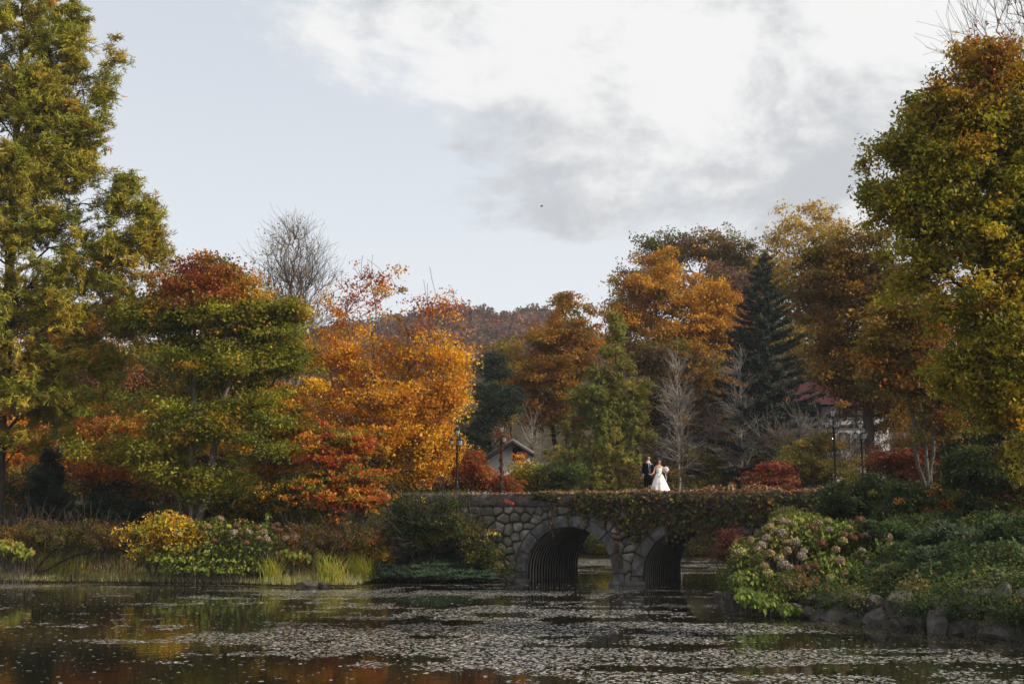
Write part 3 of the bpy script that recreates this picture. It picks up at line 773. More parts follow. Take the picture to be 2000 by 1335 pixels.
backs = [
    ('brown and olive oak on the skyline behind the amber oak', 1400, 112, [(1300, 500, 55, 45), (1360, 480, 60, 35), (1420, 490, 65, 40), (1450, 540, 70, 60), (1260, 545, 45, 45), (1430, 620, 80, 60), (1230, 620, 45, 60), (1480, 520, 60, 50)], [(1, BROWN), (1, OLIVE), (1.2, (0.22, 0.10, 0.02)), (.8, (0.15, 0.13, 0.03))]),
    ('yellow-gold oak rising above the dark spruce on the skyline', 1560, 108, [(1520, 650, 80, 70), (1590, 690, 80, 80), (1450, 600, 60, 60), (1540, 450, 60, 38), (1600, 440, 60, 40), (1560, 520, 90, 55), (1640, 480, 45, 50), (1500, 560, 60, 60), (1600, 600, 90, 70)], [(2, (0.42, 0.28, 0.025)), (1.4, (0.36, 0.22, 0.022)), (1, (0.32, 0.18, 0.02)), (.6, OLIVE)]),
    ('pinkish brown fading tree between the amber oak and the spruce', 1410, 98, [(1410, 560, 60, 50), (1430, 650, 60, 60), (1400, 730, 70, 60)], [(1, PURPLE), (1, BROWN), (.7, RUST)]),
    ('dull brown tree in the shade behind the pale birches', 1300, 88, [(1290, 700, 60, 45), (1270, 780, 60, 50), (1340, 820, 90, 60), (1380, 760, 60, 60), (1310, 880, 80, 50)], [(1, BROWN), (1.2, OLIVE), (.8, (0.17, 0.10, 0.03)), (.4, AMBER)]),
    ('shaded ochre tree behind the foot of the spruce', 1480, 100, [(1470, 760, 80, 60), (1550, 700, 80, 60), (1560, 800, 80, 60), (1460, 840, 80, 50)], [(1, OLIVE), (1, OCHRE), (1, BROWN)]),
    ('dark green and brown tree right behind the spruce', 1660, 104, [(1660, 560, 80, 70), (1700, 680, 80, 80), (1640, 760, 70, 60), (1720, 800, 80, 60), (1800, 620, 90, 90), (1850, 760, 90, 90)], [(1, OLIVE), (1, BROWN), (1, RUST), (1, DGREEN)]),
]
for k, (lb_, x, Yd, bl, pl) in enumerate(backs):
    tree('oak_tree', lb_, 'tree', x, Yd, bl, pl, n_att=380, n_leaf=32000, leaf=(0.27, 0.2), rough=.3, cr=.8, trunk_r=.32, seed=80 + k, gap=.2, flat=.55, gscale=2.0)
conifer('spruce_tree', 'dark blue-green spruce standing tall behind the right half of the bridge', 'tree', 1492, 82, (1492, 493),
        [(0, 5.6), (.2, 5.4), (.38, 4.6), (.55, 3.5), (.72, 2.4), (.86, 1.4), (.95, .6), (1, .1)],
        [(2, (0.018, 0.030, 0.016)), (1, (0.028, 0.040, 0.023)), (1, (0.013, 0.021, 0.012))], nbr=170, n_leaf=115000, leaf=(0.28, 0.085), asc0=-.12, asc1=.35, curve=.22, trunk_r=.3, seed=9, tuft=.11, bare=.06, sub=8, hang=.05, flat=.35, pscale=2.5)
tree('pine_tree', 'dark pine standing beyond the golden tree left of the bridge', 'tree', 965, 80,
     [(965, 720, 28, 30), (955, 770, 38, 35), (985, 790, 30, 35), (950, 830, 50, 40), (930, 860, 25, 30)], [(2, BGREEN), (1, DGREEN), (.5, (0.05, 0.06, 0.03))], n_att=150, n_leaf=22000, leaf=(0.22, 0.06), cr=.45, flat=.35, trunk_r=.2, seed=90, mat='needle')
tree('willow_shrub', 'olive green bushy tree beyond the dark pine', 'tree', 1010, 108,
     [(985, 690, 22, 25), (1000, 740, 30, 40), (985, 790, 30, 40)], [(1, LIME), (1, OLIVE), (1, OCHRE)], n_att=80, n_leaf=7000, leaf=(0.25, 0.2), cr=.6, trunk_r=.15, seed=91)
tree('russet_tree', 'dense dark russet tree hanging between the spruce and the right edge trees', 'tree', 1700, 60,
     [(1640, 500, 65, 55), (1700, 480, 60, 50), (1620, 580, 70, 65), (1700, 580, 90, 70), (1640, 670, 75, 60), (1720, 680, 80, 70), (1680, 760, 70, 55), (1740, 790, 60, 50), (1780, 600, 80, 80), (1650, 735, 50, 30)],
     [(.8, (0.26, 0.14, 0.018)), (1.2, (0.14, 0.065, 0.014)), (1.6, (0.095, 0.058, 0.012)), (1.2, (0.11, 0.09, 0.014)), (1.3, (0.15, 0.095, 0.015))], n_att=340, n_leaf=52000, leaf=(0.16, 0.13), cr=.5, trunk_r=.26, seed=93, flat=.5, gap=.12)

# pale thin birches
for k, (x, y0, Yd, w, lb_) in enumerate([(1322, 690, 79.5, 34, 'slender pale-barked bare birch just right of the bride'),
                                     (1446, 700, 80, 40, 'bare pale birch left of the small red maple'),
                                     (1522, 712, 82, 42, 'bare pale birch above the small red maple'),
                                     (1390, 790, 84, 32, 'low bare birch between the two taller ones behind the ivy wall'),
                                     (1040, 820, 79, 34, 'bare pale birch beside the vine-covered lamp')]):
    tree('bare_birch', lb_, 'tree', x, Yd, [(x, y0 + 40, w * .4, 50), (x, y0 + 110, w * .75, 60), (x, y0 + 190, w, 50)], [(1, OCHRE), (1, TAN)], n_att=150, n_leaf=260, leaf=(.12, .1), cr=.2,
         trunk_r=.10, bark='bark_pale', twigs=3, seed=100 + k, fork=(x, y0 + 20), rise=.18, alpha=.25, rtip=.009, leafy=.2, shell=.7, wig=.05, group='bare birches behind the bridge')

# right side
tree('maple_tree', 'large near tree at the right edge, green with red and purple tips', 'tree', 2110, 27,
     [(1960, 130, 80, 60), (1880, 210, 75, 60), (1800, 240, 60, 50, 0, .8), (1980, 260, 110, 80), (1840, 320, 90, 70), (1760, 290, 45, 40, 0, .5), (1950, 400, 120, 90), (1800, 410, 80, 60), (1730, 380, 35, 35, 0, .4), (1850, 500, 100, 70), (1980, 540, 110, 90), (1790, 520, 60, 45),
      (1900, 620, 110, 70), (2010, 680, 110, 90), (1820, 640, 70, 50), (1940, 740, 80, 50), (2020, 800, 90, 60), (2080, 400, 120, 200), (1870, 700, 60, 40), (1960, 830, 60, 40), (2040, 860, 80, 40)],
     [(1.2, (0.32, 0.25, 0.026)), (2, (0.20, 0.185, 0.02)), (1.2, (0.15, 0.15, 0.018)), (2.2, (0.25, 0.215, 0.022)), (1.4, (0.36, 0.265, 0.026)), (.8, (0.38, 0.20, 0.028))], dens=1.0, n_att=900, n_leaf=175000, leaf=(0.115, 0.085), cr=.30, flat=.7, trunk_r=.26, forks=[(2060, 560), (2000, 420), (2080, 300)],
     toppal=[(1.4, (0.30, 0.18, 0.03)), (1.2, (0.24, 0.17, 0.025)), (.7, (0.28, 0.09, 0.03)), (.3, (0.16, 0.035, 0.04)), (1, (.2, .17, .02))], topz=230, seed=110, shell=.55, up=.4, pscale=1.2, jit=.22, gap=.14, gscale=.7, rs=.5, rough=.42)
tree('maple_tree', 'lichen-trunked tree with thin amber foliage in front of the right shrubs', 'tree', 1800, 41,
     [(1760, 600, 60, 40, 0, .8), (1820, 620, 70, 45), (1740, 660, 55, 40), (1800, 690, 80, 45), (1720, 720, 45, 35, 0, .8), (1870, 700, 70, 50), (1770, 750, 60, 35), (1860, 770, 70, 40), (1840, 830, 60, 30, 0, .6)],
     [(1, (0.28, 0.18, 0.03)), (1.2, (0.22, 0.14, 0.025)), (1, OLIVE), (.8, (0.17, 0.10, 0.025)), (.4, (0.36, 0.12, 0.03))], n_att=260, n_leaf=22000, leaf=(0.13, 0.10), cr=.42, trunk_r=.14, forks=[(1770, 730), (1808, 700), (1840, 720)], seed=113, bark='bark_lichen', gap=.2, gscale=.9)
tree('bare_tree', 'bare twiggy tree reaching above the right edge treetop', 'tree', 2050, 36,
     [(1960, 60, 80, 70), (2010, 0, 80, 90), (1900, 90, 60, 50), (1990, 120, 80, 60), (2080, 60, 80, 120)], [(1, OCHRE), (1, RUST)], n_att=170, n_leaf=260, leaf=(.13, .1), cr=.25, trunk_r=.18, forks=[(1995, 120), (2030, 60)], bark='bark', twigs=3, seed=115, rtip=.0045, leafy=.4, step=.8, wig=.06)

# ------------------------------------------------------------------ shrubs
def shrub(name, label, px, Y, blobs, pal, n_leaf=5000, n_att=60, leaf=(.12, .09), cr=.3, cat='shrub', **kw):
    kw.setdefault('trunk_r', .05); kw.setdefault('flat', .6); kw.setdefault('step', .4)
    yb = max(b_[1] for b_ in blobs)
    fk = [(b_[0], min(b_[1] + b_[3] * .6, 1400)) for b_ in blobs]
    return tree(name, label, cat, px, Y, blobs, pal, n_att=n_att, n_leaf=n_leaf, leaf=leaf, cr=cr, forks=fk[:4], **kw)

shrub('red_maple_shrub', 'small crimson maple glowing above the ivy wall right of the couple', 1518, 56.5, [(1490, 935, 28, 22), (1530, 940, 32, 20), (1512, 918, 30, 14)], [(1.4, (0.24, 0.04, 0.03)), (1, (0.34, 0.08, 0.04)), (1, (0.14, 0.03, 0.02)), (.5, (.2, .1, .03))], 6500, 70, (.11, .09), .28, flat=.25, seed=120)
shrub('russet_shrub', 'round russet maple shrub behind the two left lamps', 945, 60, [(900, 930, 40, 32), (935, 925, 45, 26), (975, 948, 38, 14), (912, 902, 32, 18)], [(2, (0.25, 0.075, 0.02)), (1, (0.32, 0.12, 0.02)), (1, (0.28, 0.045, 0.02))], 14000, 110, (.13, .10), .35, seed=121)
shrub('yellow_shrub', 'thin yellow-orange shrub right of the vine-covered lamp', 1012, 63, [(1022, 915, 20, 22), (1005, 945, 32, 16), (1028, 935, 22, 20)], [(2, OCHRE), (1, GOLD), (1, LIME), (.4, ORANGE)], 5500, 60, (.13, .1), .32, seed=122)
shrub('green_shrub', 'dark green shrub low behind the left arch of the bridge', 1058, 62, [(1060, 935, 40, 25), (1100, 925, 45, 30), (1085, 950, 40, 15)], [(1, GREEN), (1.4, DGREEN), (.5, OLIVE)], 8000, 70, (.12, .08), .35, seed=123)
shrub('olive_shrub', 'olive and brown shrub behind the couple', 1250, 79.5, [(1240, 930, 45, 28), (1290, 935, 40, 25), (1215, 950, 30, 15)], [(1, OLIVE), (1, OCHRE), (1, BROWN), (.7, DGREEN)], 9000, 80, (.13, .09), .35, seed=124)
shrub('thicket_shrub', 'dark tangled thicket between the bare birches', 1400, 81, [(1360, 900, 50, 45), (1420, 920, 50, 35), (1380, 940, 60, 25), (1470, 890, 40, 40)], [(1, DGREEN), (1, BROWN), (1, OLIVE)], 12000, 110, (.14, .1), .4, seed=125, twigs=1)
shrub('olive_shrub', 'large olive shrub spreading beneath the right lamps', 1600, 60, [(1570, 900, 50, 40), (1620, 920, 60, 35), (1550, 930, 40, 25), (1660, 930, 50, 30), (1600, 870, 35, 20)], [(1.4, (0.12, 0.11, 0.03)), (1, OCHRE), (1.2, OLIVE), (.5, (0.2, 0.16, 0.05))], 20000, 150, (.12, .08), .32, seed=126)
shrub('red_shrub', 'dull red maple shrub behind the lichen-trunked tree', 1790, 50, [(1740, 900, 40, 30), (1800, 890, 50, 35), (1850, 900, 40, 35), (1780, 940, 60, 25)], [(1.2, (0.17, 0.045, 0.022)), (1.2, (.13, .06, .02)), (1, (0.10, 0.045, 0.02)), (1, OLIVE)], 14000, 120, (.12, .1), .32, seed=127, flat=.3)
shrub('green_shrub', 'dark glossy green shrub at the right end of the ivy wall', 1670, 44.5, [(1650, 960, 48, 30), (1700, 955, 50, 32), (1640, 985, 45, 20), (1720, 985, 50, 22)], [(2, DGREEN), (1.4, (0.045, 0.062, 0.024)), (.4, OLIVE)], 15000, 130, (.13, .07), .25, seed=128)
shrub('green_shrub', 'second dark green shrub on the right slope below the lichened trunks', 1800, 41, [(1780, 975, 50, 25), (1840, 970, 50, 28), (1760, 1000, 50, 16), (1830, 1000, 60, 16)], [(2, DGREEN), (1, (0.05, 0.06, 0.025)), (.6, RUST)], 12000, 110, (.12, .07), .25, seed=129)
shrub('green_shrub', 'olive shrub on the slope at the right edge under the big tree', 1930, 38, [(1900, 930, 60, 50), (1960, 950, 60, 45), (1920, 990, 70, 25), (1990, 900, 50, 60)], [(2, DGREEN), (1, OLIVE), (.7, BROWN), (.4, (0.2, 0.07, 0.02))], 22000, 170, (.12, .08), .3, seed=130)
shrub('dark_tree', 'deep green evergreen in the shade behind the right edge shrubs', 1980, 50, [(1980, 830, 90, 70), (1900, 850, 60, 60), (2000, 920, 90, 60), (1880, 800, 50, 40)], [(2, DGREEN), (1, BGREEN), (.6, OLIVE)], 20000, 160, (.16, .1), .45, seed=131, trunk_r=.15, cat='tree')
shrub('bare_shrub', 'bare brown twig thicket around the half-timbered house', 1640, 74, [(1580, 850, 60, 35), (1660, 880, 70, 40), (1720, 860, 50, 45), (1520, 860, 40, 40)], [(1, BROWN), (1, PURPLE)], 2500, 180, (.12, .09), .4, seed=132, twigs=3, bark='bark_grey', rtip=.011)

for px_, Y_, w_, lb_ in ((60, 60, 110, 'low brown undergrowth bush behind the fence at the left edge'), (250, 63, 120, 'low olive undergrowth bush behind the dark evergreen shrub'), (430, 64, 120, 'low undergrowth bush in the shade behind the green maple trunks'), (640, 62, 110, 'low undergrowth bush between the flaming maple and the golden tree'), (800, 61, 80, 'low undergrowth bush at the foot of the golden tree')):
    shrub('undergrowth_shrub', lb_, px_, Y_, [(px_ - w_ * .5, 955, w_ * .5, 30), (px_, 945, w_ * .5, 35), (px_ + w_ * .5, 955, w_ * .5, 30), (px_, 980, w_, 16)], [(1, OLIVE), (1, BROWN), (1, DGREEN), (.5, RUST), (.4, OCHRE)], 9000, 120, (.15, .1), .4)
# left bank shrubs
shrub('fir_sapling', 'young dark green conifer near the left edge above the fence', 95, 56, [(95, 890, 22, 25), (92, 930, 35, 28), (90, 970, 48, 30), (80, 1000, 60, 22)], [(2, BGREEN), (1, DGREEN), (.5, (0.05, 0.07, 0.03))], 15000, 130, (.17, .05), .26, seed=140, mat='needle', cat='tree')
shrub('dark_shrub', 'near-black evergreen shrub under the green maple on its left', 220, 53, [(210, 985, 50, 28), (260, 1000, 35, 22), (180, 1005, 35, 18)], [(2, (0.018, 0.03, 0.014)), (1, DGREEN)], 8000, 80, (.16, .08), .25, seed=141)
shrub('green_shrub', 'mid green shrub right of the green maple trunk', 500, 54, [(470, 980, 55, 30), (540, 975, 50, 35), (590, 960, 45, 40), (450, 1000, 50, 16)], [(1, GREEN), (1.3, DGREEN), (1, OLIVE), (.3, GOLD)], 16000, 130, (.12, .09), .3, seed=142)
shrub('brown_shrub', 'wispy olive-brown shrub behind the left reeds', 60, 51.5, [(60, 1040, 60, 22), (130, 1045, 60, 24), (200, 1050, 50, 22), (10, 1050, 40, 20)], [(1, OLIVE), (1, BROWN), (.8, OCHRE), (.3, RUST)], 9000, 120, (.10, .05), .25, seed=143, twigs=1)
shrub('yellow_shrub', 'yellow-leaved shrub hanging over the left bank grass', 310, 50.2, [(275, 1040, 38, 22), (320, 1030, 45, 26), (370, 1045, 30, 24), (290, 1065, 50, 18), (345, 1070, 45, 18), (305, 1010, 30, 10)],
      [(2.2, (0.52, 0.33, 0.03)), (1, (0.46, 0.27, 0.03)), (1, LIME), (.5, GREEN)], 3800, 120, (.16, .10), .26, seed=144, jit=.2)
shrub('brown_shrub', 'reddish brown thicket below the small flaming maple', 640, 49.8, [(600, 1050, 45, 30), (660, 1060, 50, 30), (700, 1050, 45, 28), (570, 1075, 35, 20)], [(1, BROWN), (1, OLIVE), (.8, RUST), (.7, (0.2, 0.15, 0.04))], 10000, 120, (.09, .05), .25, seed=145, twigs=1)
shrub('barberry_shrub', 'pink-brown barberry beside the juniper', 725, 50.2, [(720, 1060, 32, 26), (740, 1085, 24, 18)], [(1, (0.26, 0.08, 0.05)), (1, BROWN), (.5, OCHRE)], 4500, 60, (.07, .05), .2, seed=146)
shrub('fuchsia_shrub', 'arching dark shrub with pale leaf edges sloping left of the bridge wall', 840, 50.6, [(800, 990, 45, 18), (860, 985, 45, 15), (790, 1020, 45, 25), (850, 1020, 60, 28), (910, 1040, 40, 28), (830, 1050, 60, 16), (930, 1070, 26, 22)],
      [(2, DGREEN), (1, (0.05, 0.065, 0.02)), (1, OLIVE), (.35, YELL), (.3, TAN)], 17000, 240, (.12, .06), .26, seed=147, twigs=1)
shrub('green_shrub', 'dark low shrub at the foot of the bridge wall beside the left arch', 965, 49.8, [(950, 1090, 26, 20), (985, 1112, 16, 9)], [(2, DGREEN), (1, OLIVE), (.4, OCHRE)], 2600, 60, (.11, .07), .2, seed=148)

# juniper: spreading sprays
def juniper():
    c = onz(850, 1132); Yc = 49.6
    root = empty('juniper_shrub', (c[0], Yc, 0.1), 'low spreading dark green juniper at the waterline left of the bridge', 'shrub')
    lb = Buf(); wb = Buf()
    n = 430
    px_ = rng.uniform(742, 965, n); py_ = 1075 + rng.uniform(0, 1, n) ** .8 * 48
    py_ += np.abs(px_ - 850) / 120 * 6
    P = np.array([at(a, b_, Yc + (1115 - b_) * .05 + rng.normal() * .2) for a, b_ in zip(px_, py_)])
    d = unit(np.stack([rng.normal(size=n) * .9, -np.abs(rng.normal(size=n)) * .8 - .2, rng.uniform(-.1, .35, n)], 1))
    ln = rng.uniform(.35, .75, n)
    A = P - d * ln[:, None] * .7
    tubes(wb, A, P, np.full(n, .012), np.full(n, .004), 3)
    # stems from the root
    base = np.array([c[0], Yc, 0.1]) + np.stack([rng.normal(size=n) * 1.2, rng.normal(size=n) * .3 + .6, np.zeros(n)], 1)
    tubes(wb, base[::4], A[::4], np.full(len(base[::4]), .025), np.full(len(base[::4]), .012), 4)
    idx = np.repeat(np.arange(n), 55); m = len(idx); u = rng.uniform(-.1, 1, m)[:, None]
    s = unit(np.cross(d, [0, 0, 1.]))
    w = rng.normal(size=(m, 1)) * .12 * (1.15 - u)
    Q = A[idx] + d[idx] * ln[idx][:, None] * u * 1.1 + s[idx] * w + rng.normal(size=(m, 3)) * .025
    ax = unit(d[idx] + s[idx] * np.sign(w) * .8 + rdir(m) * .3)
    nrm = unit(np.array([0, -.3, 1.0]) + rng.normal(size=(m, 3)) * .4)
    col = jitter_cols(pick([(2, (0.045, 0.078, 0.042)), (1, (0.07, 0.105, 0.055)), (1, (0.025, 0.042, 0.024))], P, 5, .8)[idx], .18)
    leaf_quads(lb, Q, .12, .035, nrm, ax, col, .05)
    wb.build('branches', M['bark'], root); lb.build('foliage', M['needle'], root, color=True)
juniper()

# ------------------------------------------------------------------ hillside forest
def forest():
    """far-off wooded hill: too many crowns to count"""
    b = Buf()
    n = 1900
    X = rng.uniform(-110, 75, n * 4); Y = rng.uniform(250, 465, n * 4)
    ratio = X / Y
    pxs = 1000 + ratio * F
    keep = (pxs > 480) & (pxs < 1330)
    X, Y = X[keep][:n], Y[keep][:n]
    # the hills go on beyond the frame
    Xo = rng.uniform(-420, 420, 5000); Yo = rng.uniform(230, 470, 5000); po = 1000 + Xo / Yo * F
    ko = (po < 480) | (po > 1330); X = np.concatenate([X, Xo[ko][:1900]]); Y = np.concatenate([Y, Yo[ko][:1900]])
    Z = height(np.stack([X, Y], 1))
    nin = len(X) - int(min(1900, ko.sum())); n = len(X)
    R = rng.uniform(1.8, 3.4, n); R[nin:] *= 1.9
    per = 60
    cen = np.stack([X, Y, Z + R * 1.3], 1)
    idx = np.repeat(np.arange(n), per); m = len(idx)
    d = rdir(m); d[:, 2] = np.abs(d[:, 2]) * 1.1 - .25
    P = cen[idx] + d * (R[idx] * rng.uniform(.7, 1.08, m))[:, None] * np.array([1, 1, 1.25])
    pal = [(2.4, (0.13, 0.075, 0.06)), (2.0, (0.10, 0.062, 0.055)), (1.2, (0.20, 0.085, 0.045)), (.8, (0.16, 0.10, 0.045)), (.7, (0.05, 0.055, 0.03)), (.5, (0.24, 0.075, 0.04))]
    pc = np.array([p[1] for p in pal]); pw = np.array([p[0] for p in pal]); pw = pw / pw.sum()
    tcol = pc[rng.choice(len(pal), n, p=pw)] * .5 + pick(pal, cen, 6, 18, .3) * .5
    tcol = tcol * rng.uniform(.8, 1.2, (n, 1))
    col = jitter_cols(tcol[idx], .2)
    nrm = unit(d + rng.normal(size=(m, 3)) * .6)
    s = rng.uniform(.5, 1.2, m)
    s = s * np.where(idx >= nin, 2.0, 1.08); leaf_tris(b, P, 1.15 * s, .9 * s, nrm, rdir(m), col)
    o = b.build('hillside_forest', M['leaf'], color=True)
    tag(o, 'purple-brown autumn forest covering the far hill', 'forest', kind='stuff')
forest()

# ------------------------------------------------------------------ bridge
BZ_TOP = 3.82; COP_Z = 3.26
S0, S1 = -8.2, 12.6
ARCH = [(0.0, 1.93, 0.46), (5.18, 1.95, 0.36)]     # centre s, radius, spring height
DEPTH = 8.0
def fpt(s, d, z): return face(s, d, z)
def fpts(S, D, Z):
    S = np.asarray(S, float); D = np.broadcast_to(np.asarray(D, float), S.shape); Z = np.broadcast_to(np.asarray(Z, float), S.shape)
    p = A0[None] + S[:, None] * FD + D[:, None] * FN
    return np.column_stack([p, Z])
bridge = empty('stone_bridge', fpt(2.6, 4.0, 0), 'old fieldstone bridge with two round corrugated tunnels and ivy along its right half', 'bridge')

def arch_profile(a, R, n=28, zb=-0.6):
    """points of an arch outline from left foot over the crown to the right foot"""
    s0, r, zs = a
    th = np.linspace(PI, 0, n)
    S = np.concatenate([[s0 - R], s0 + R * np.cos(th), [s0 + R]]); Z = np.concatenate([[zb], zs + R * np.sin(th), [zb]])
    return S, Z
# backing wall (dark joints) with openings
def wall_face(d, name):
    b = Buf()
    S = np.unique(np.concatenate([np.linspace(S0, S1, 90)] + [a[0] + (a[1] + .12) * np.cos(np.linspace(0, PI, 40)) for a in ARCH]))
    bot = np.full(len(S), -0.7)
    for a in ARCH:
        R = a[1] + .12
        ins = np.abs(S - a[0]) < R - 1e-6
        bot = np.where(ins, np.maximum(bot, a[2] + np.sqrt(np.maximum(R * R - (S - a[0]) ** 2, 0))), bot)
    # straight jambs: duplicate columns at the opening edges are approximated by narrow steps
    lo = fpts(S, d, bot); hi = fpts(S, d, COP_Z + .3)
    n = len(S); i = np.arange(n - 1)
    b.add(np.concatenate([lo, hi]), np.stack([i, i + 1, i + 1 + n, i + n], 1))
    b.build(name, M['mortar'], bridge)
wall_face(0.0, 'wall')
wall_face(DEPTH, 'wall')
# coping band on both sides, rough
def coping(d0, d1):
    b = Buf()
    S = np.linspace(S0 - .02, S1 + .02, 220)
    prof = [(d0 + .05, COP_Z - .02), (d0 - .05, COP_Z), (d0 - .07, COP_Z + .15), (d0 - .07, COP_Z + .32), (d0 - .06, BZ_TOP - .05), (d0 - .02, BZ_TOP), (d1 - .1, BZ_TOP), (d1, BZ_TOP - .03), (d1, COP_Z + .1)]
    V = []
    for (d, z) in prof:
        p = fpts(S, np.full(len(S), d), z)
        q = p * np.array([1, 1, 1.7])
        nz = (snoise(q, .16, 41) - .5) * .05 + (snoise(q, .5, 42) - .5) * .04
        p[:, :2] -= FN[None] * nz[:, None]; p[:, 2] += nz * .6
        V.append(p)
    n = len(S); m = len(prof)
    i = np.arange(n - 1)[None] + (np.arange(m - 1) * n)[:, None]
    f = np.stack([i, i + 1, i + 1 + n, i + n], -1).reshape(-1, 4)
    b.add(np.concatenate(V), f)
    b.build('coping', M['coping'], bridge, smooth=True)
coping(0.0, .55); 
b = Buf()
box(b, fpt((S0 + S1) / 2, DEPTH / 2 + .25, 3.46), (S1 - S0, DEPTH - .5, .3), math.atan2(FD[1], FD[0]))
b.build('deck', M['path'], bridge)
b = Buf(); box(b, fpt((S0 + S1) / 2, DEPTH + .1, 3.42), (S1 - S0, .3, .5), math.atan2(FD[1], FD[0])); b.build('coping', M['coping'], bridge)

# arch rings: segments with joints
for a in ARCH:
    s0, r, zs = a
    segs = []
    nS = 8
    edges = np.linspace(0, PI, nS + 1)
    segs = [('arc', edges[i], edges[i + 1]) for i in range(nS)] + [('leg', -1, 0), ('leg', 1, 0)]
    for sg in segs:
        b = Buf(); T = .50; g = .011
        if sg[0] == 'arc':
            th = np.linspace(sg[1] + g, sg[2] - g, 6)
            def ringp(R, d):
                return fpts(s0 + R * np.cos(th), d, zs + R * np.sin(th))
            rows = [ringp(r + T, .05), ringp(r + T, -.045), ringp(r + T - .03, -.075), ringp(r + .03, -.075), ringp(r, -.045), ringp(r, .18)]
        else:
            zz = np.linspace(-.5, zs - .012, 4)
            def legp(R, d): return fpts(np.full(4, s0 + sg[1] * R), d, zz)
            rows = [legp(r + T, .05), legp(r + T, -.045), legp(r + T - .03, -.075), legp(r + .03, -.075), legp(r, -.045), legp(r, .18)]
        n = len(rows[0]); m = len(rows)
        V = np.concatenate(rows); V += (snoise(V, .3, 9)[:, None] - .5) * .03 * np.array([FN[0], FN[1], .3])
        i = np.arange(n - 1)[None] + (np.arange(m - 1) * n)[:, None]
        b.add(V, np.stack([i, i + 1, i + 1 + n, i + n], -1).reshape(-1, 4))
        for e in (0, n - 1):
            b.add(np.array([rows[j][e] for j in range(m)]), [list(range(m))])
        b.build('arch_stone', M['arch_stone'], bridge)
    # footing block
    for sd in (-1, 1):
        b = Buf(); box(b, fpt(s0 + sd * (r + .27), .0, -.02), (.78, .5, .34), math.atan2(FD[1], FD[0])); b.build('footing', M['arch_stone'], bridge)
    # corrugated barrel: shade between ribs painted dark, lit crests painted pale
    th = np.linspace(PI, 0, 26)
    def hoop(R, d):
        S = np.concatenate([[s0 - R], s0 + R * np.cos(th), [s0 + R]]); Z = np.concatenate([[-.7], zs + R * np.sin(th), [-.7]])
        return fpts(S, d, Z)
    def sweep(rows):
        b = Buf(); n = len(rows[0]); m = len(rows); i = np.arange(n - 1)[None] + (np.arange(m - 1) * n)[:, None]
        b.add(np.concatenate(rows), np.stack([i, i + n, i + 1 + n, i + 1], -1).reshape(-1, 4)); return b
    sweep([hoop(r + .065, d) for d in np.linspace(.06, DEPTH - .02, 6)]).build('shade_lining', M['lining'], bridge)
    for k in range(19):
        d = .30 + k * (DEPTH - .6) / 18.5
        sweep([hoop(r + .07, d - .03), hoop(r + .03, d - .02), hoop(r + .022, d + .0), hoop(r + .03, d + .022), hoop(r + .07, d + .032)]).build('lit_rib', M['metal'], bridge)
    # seam lugs inside the tunnel
    for k in range(3):
        b = Buf(); d = 3.2 + k * 1.7
        zz = .78; R = r - .03
        box(b, fpt(s0 - math.sqrt(max(R * R - (zz - zs) ** 2, 0)) + .02, d, zz), (.05, .5, .05), math.atan2(FD[1], FD[0])); b.build('bolt_plate', M['arch_stone'], bridge)

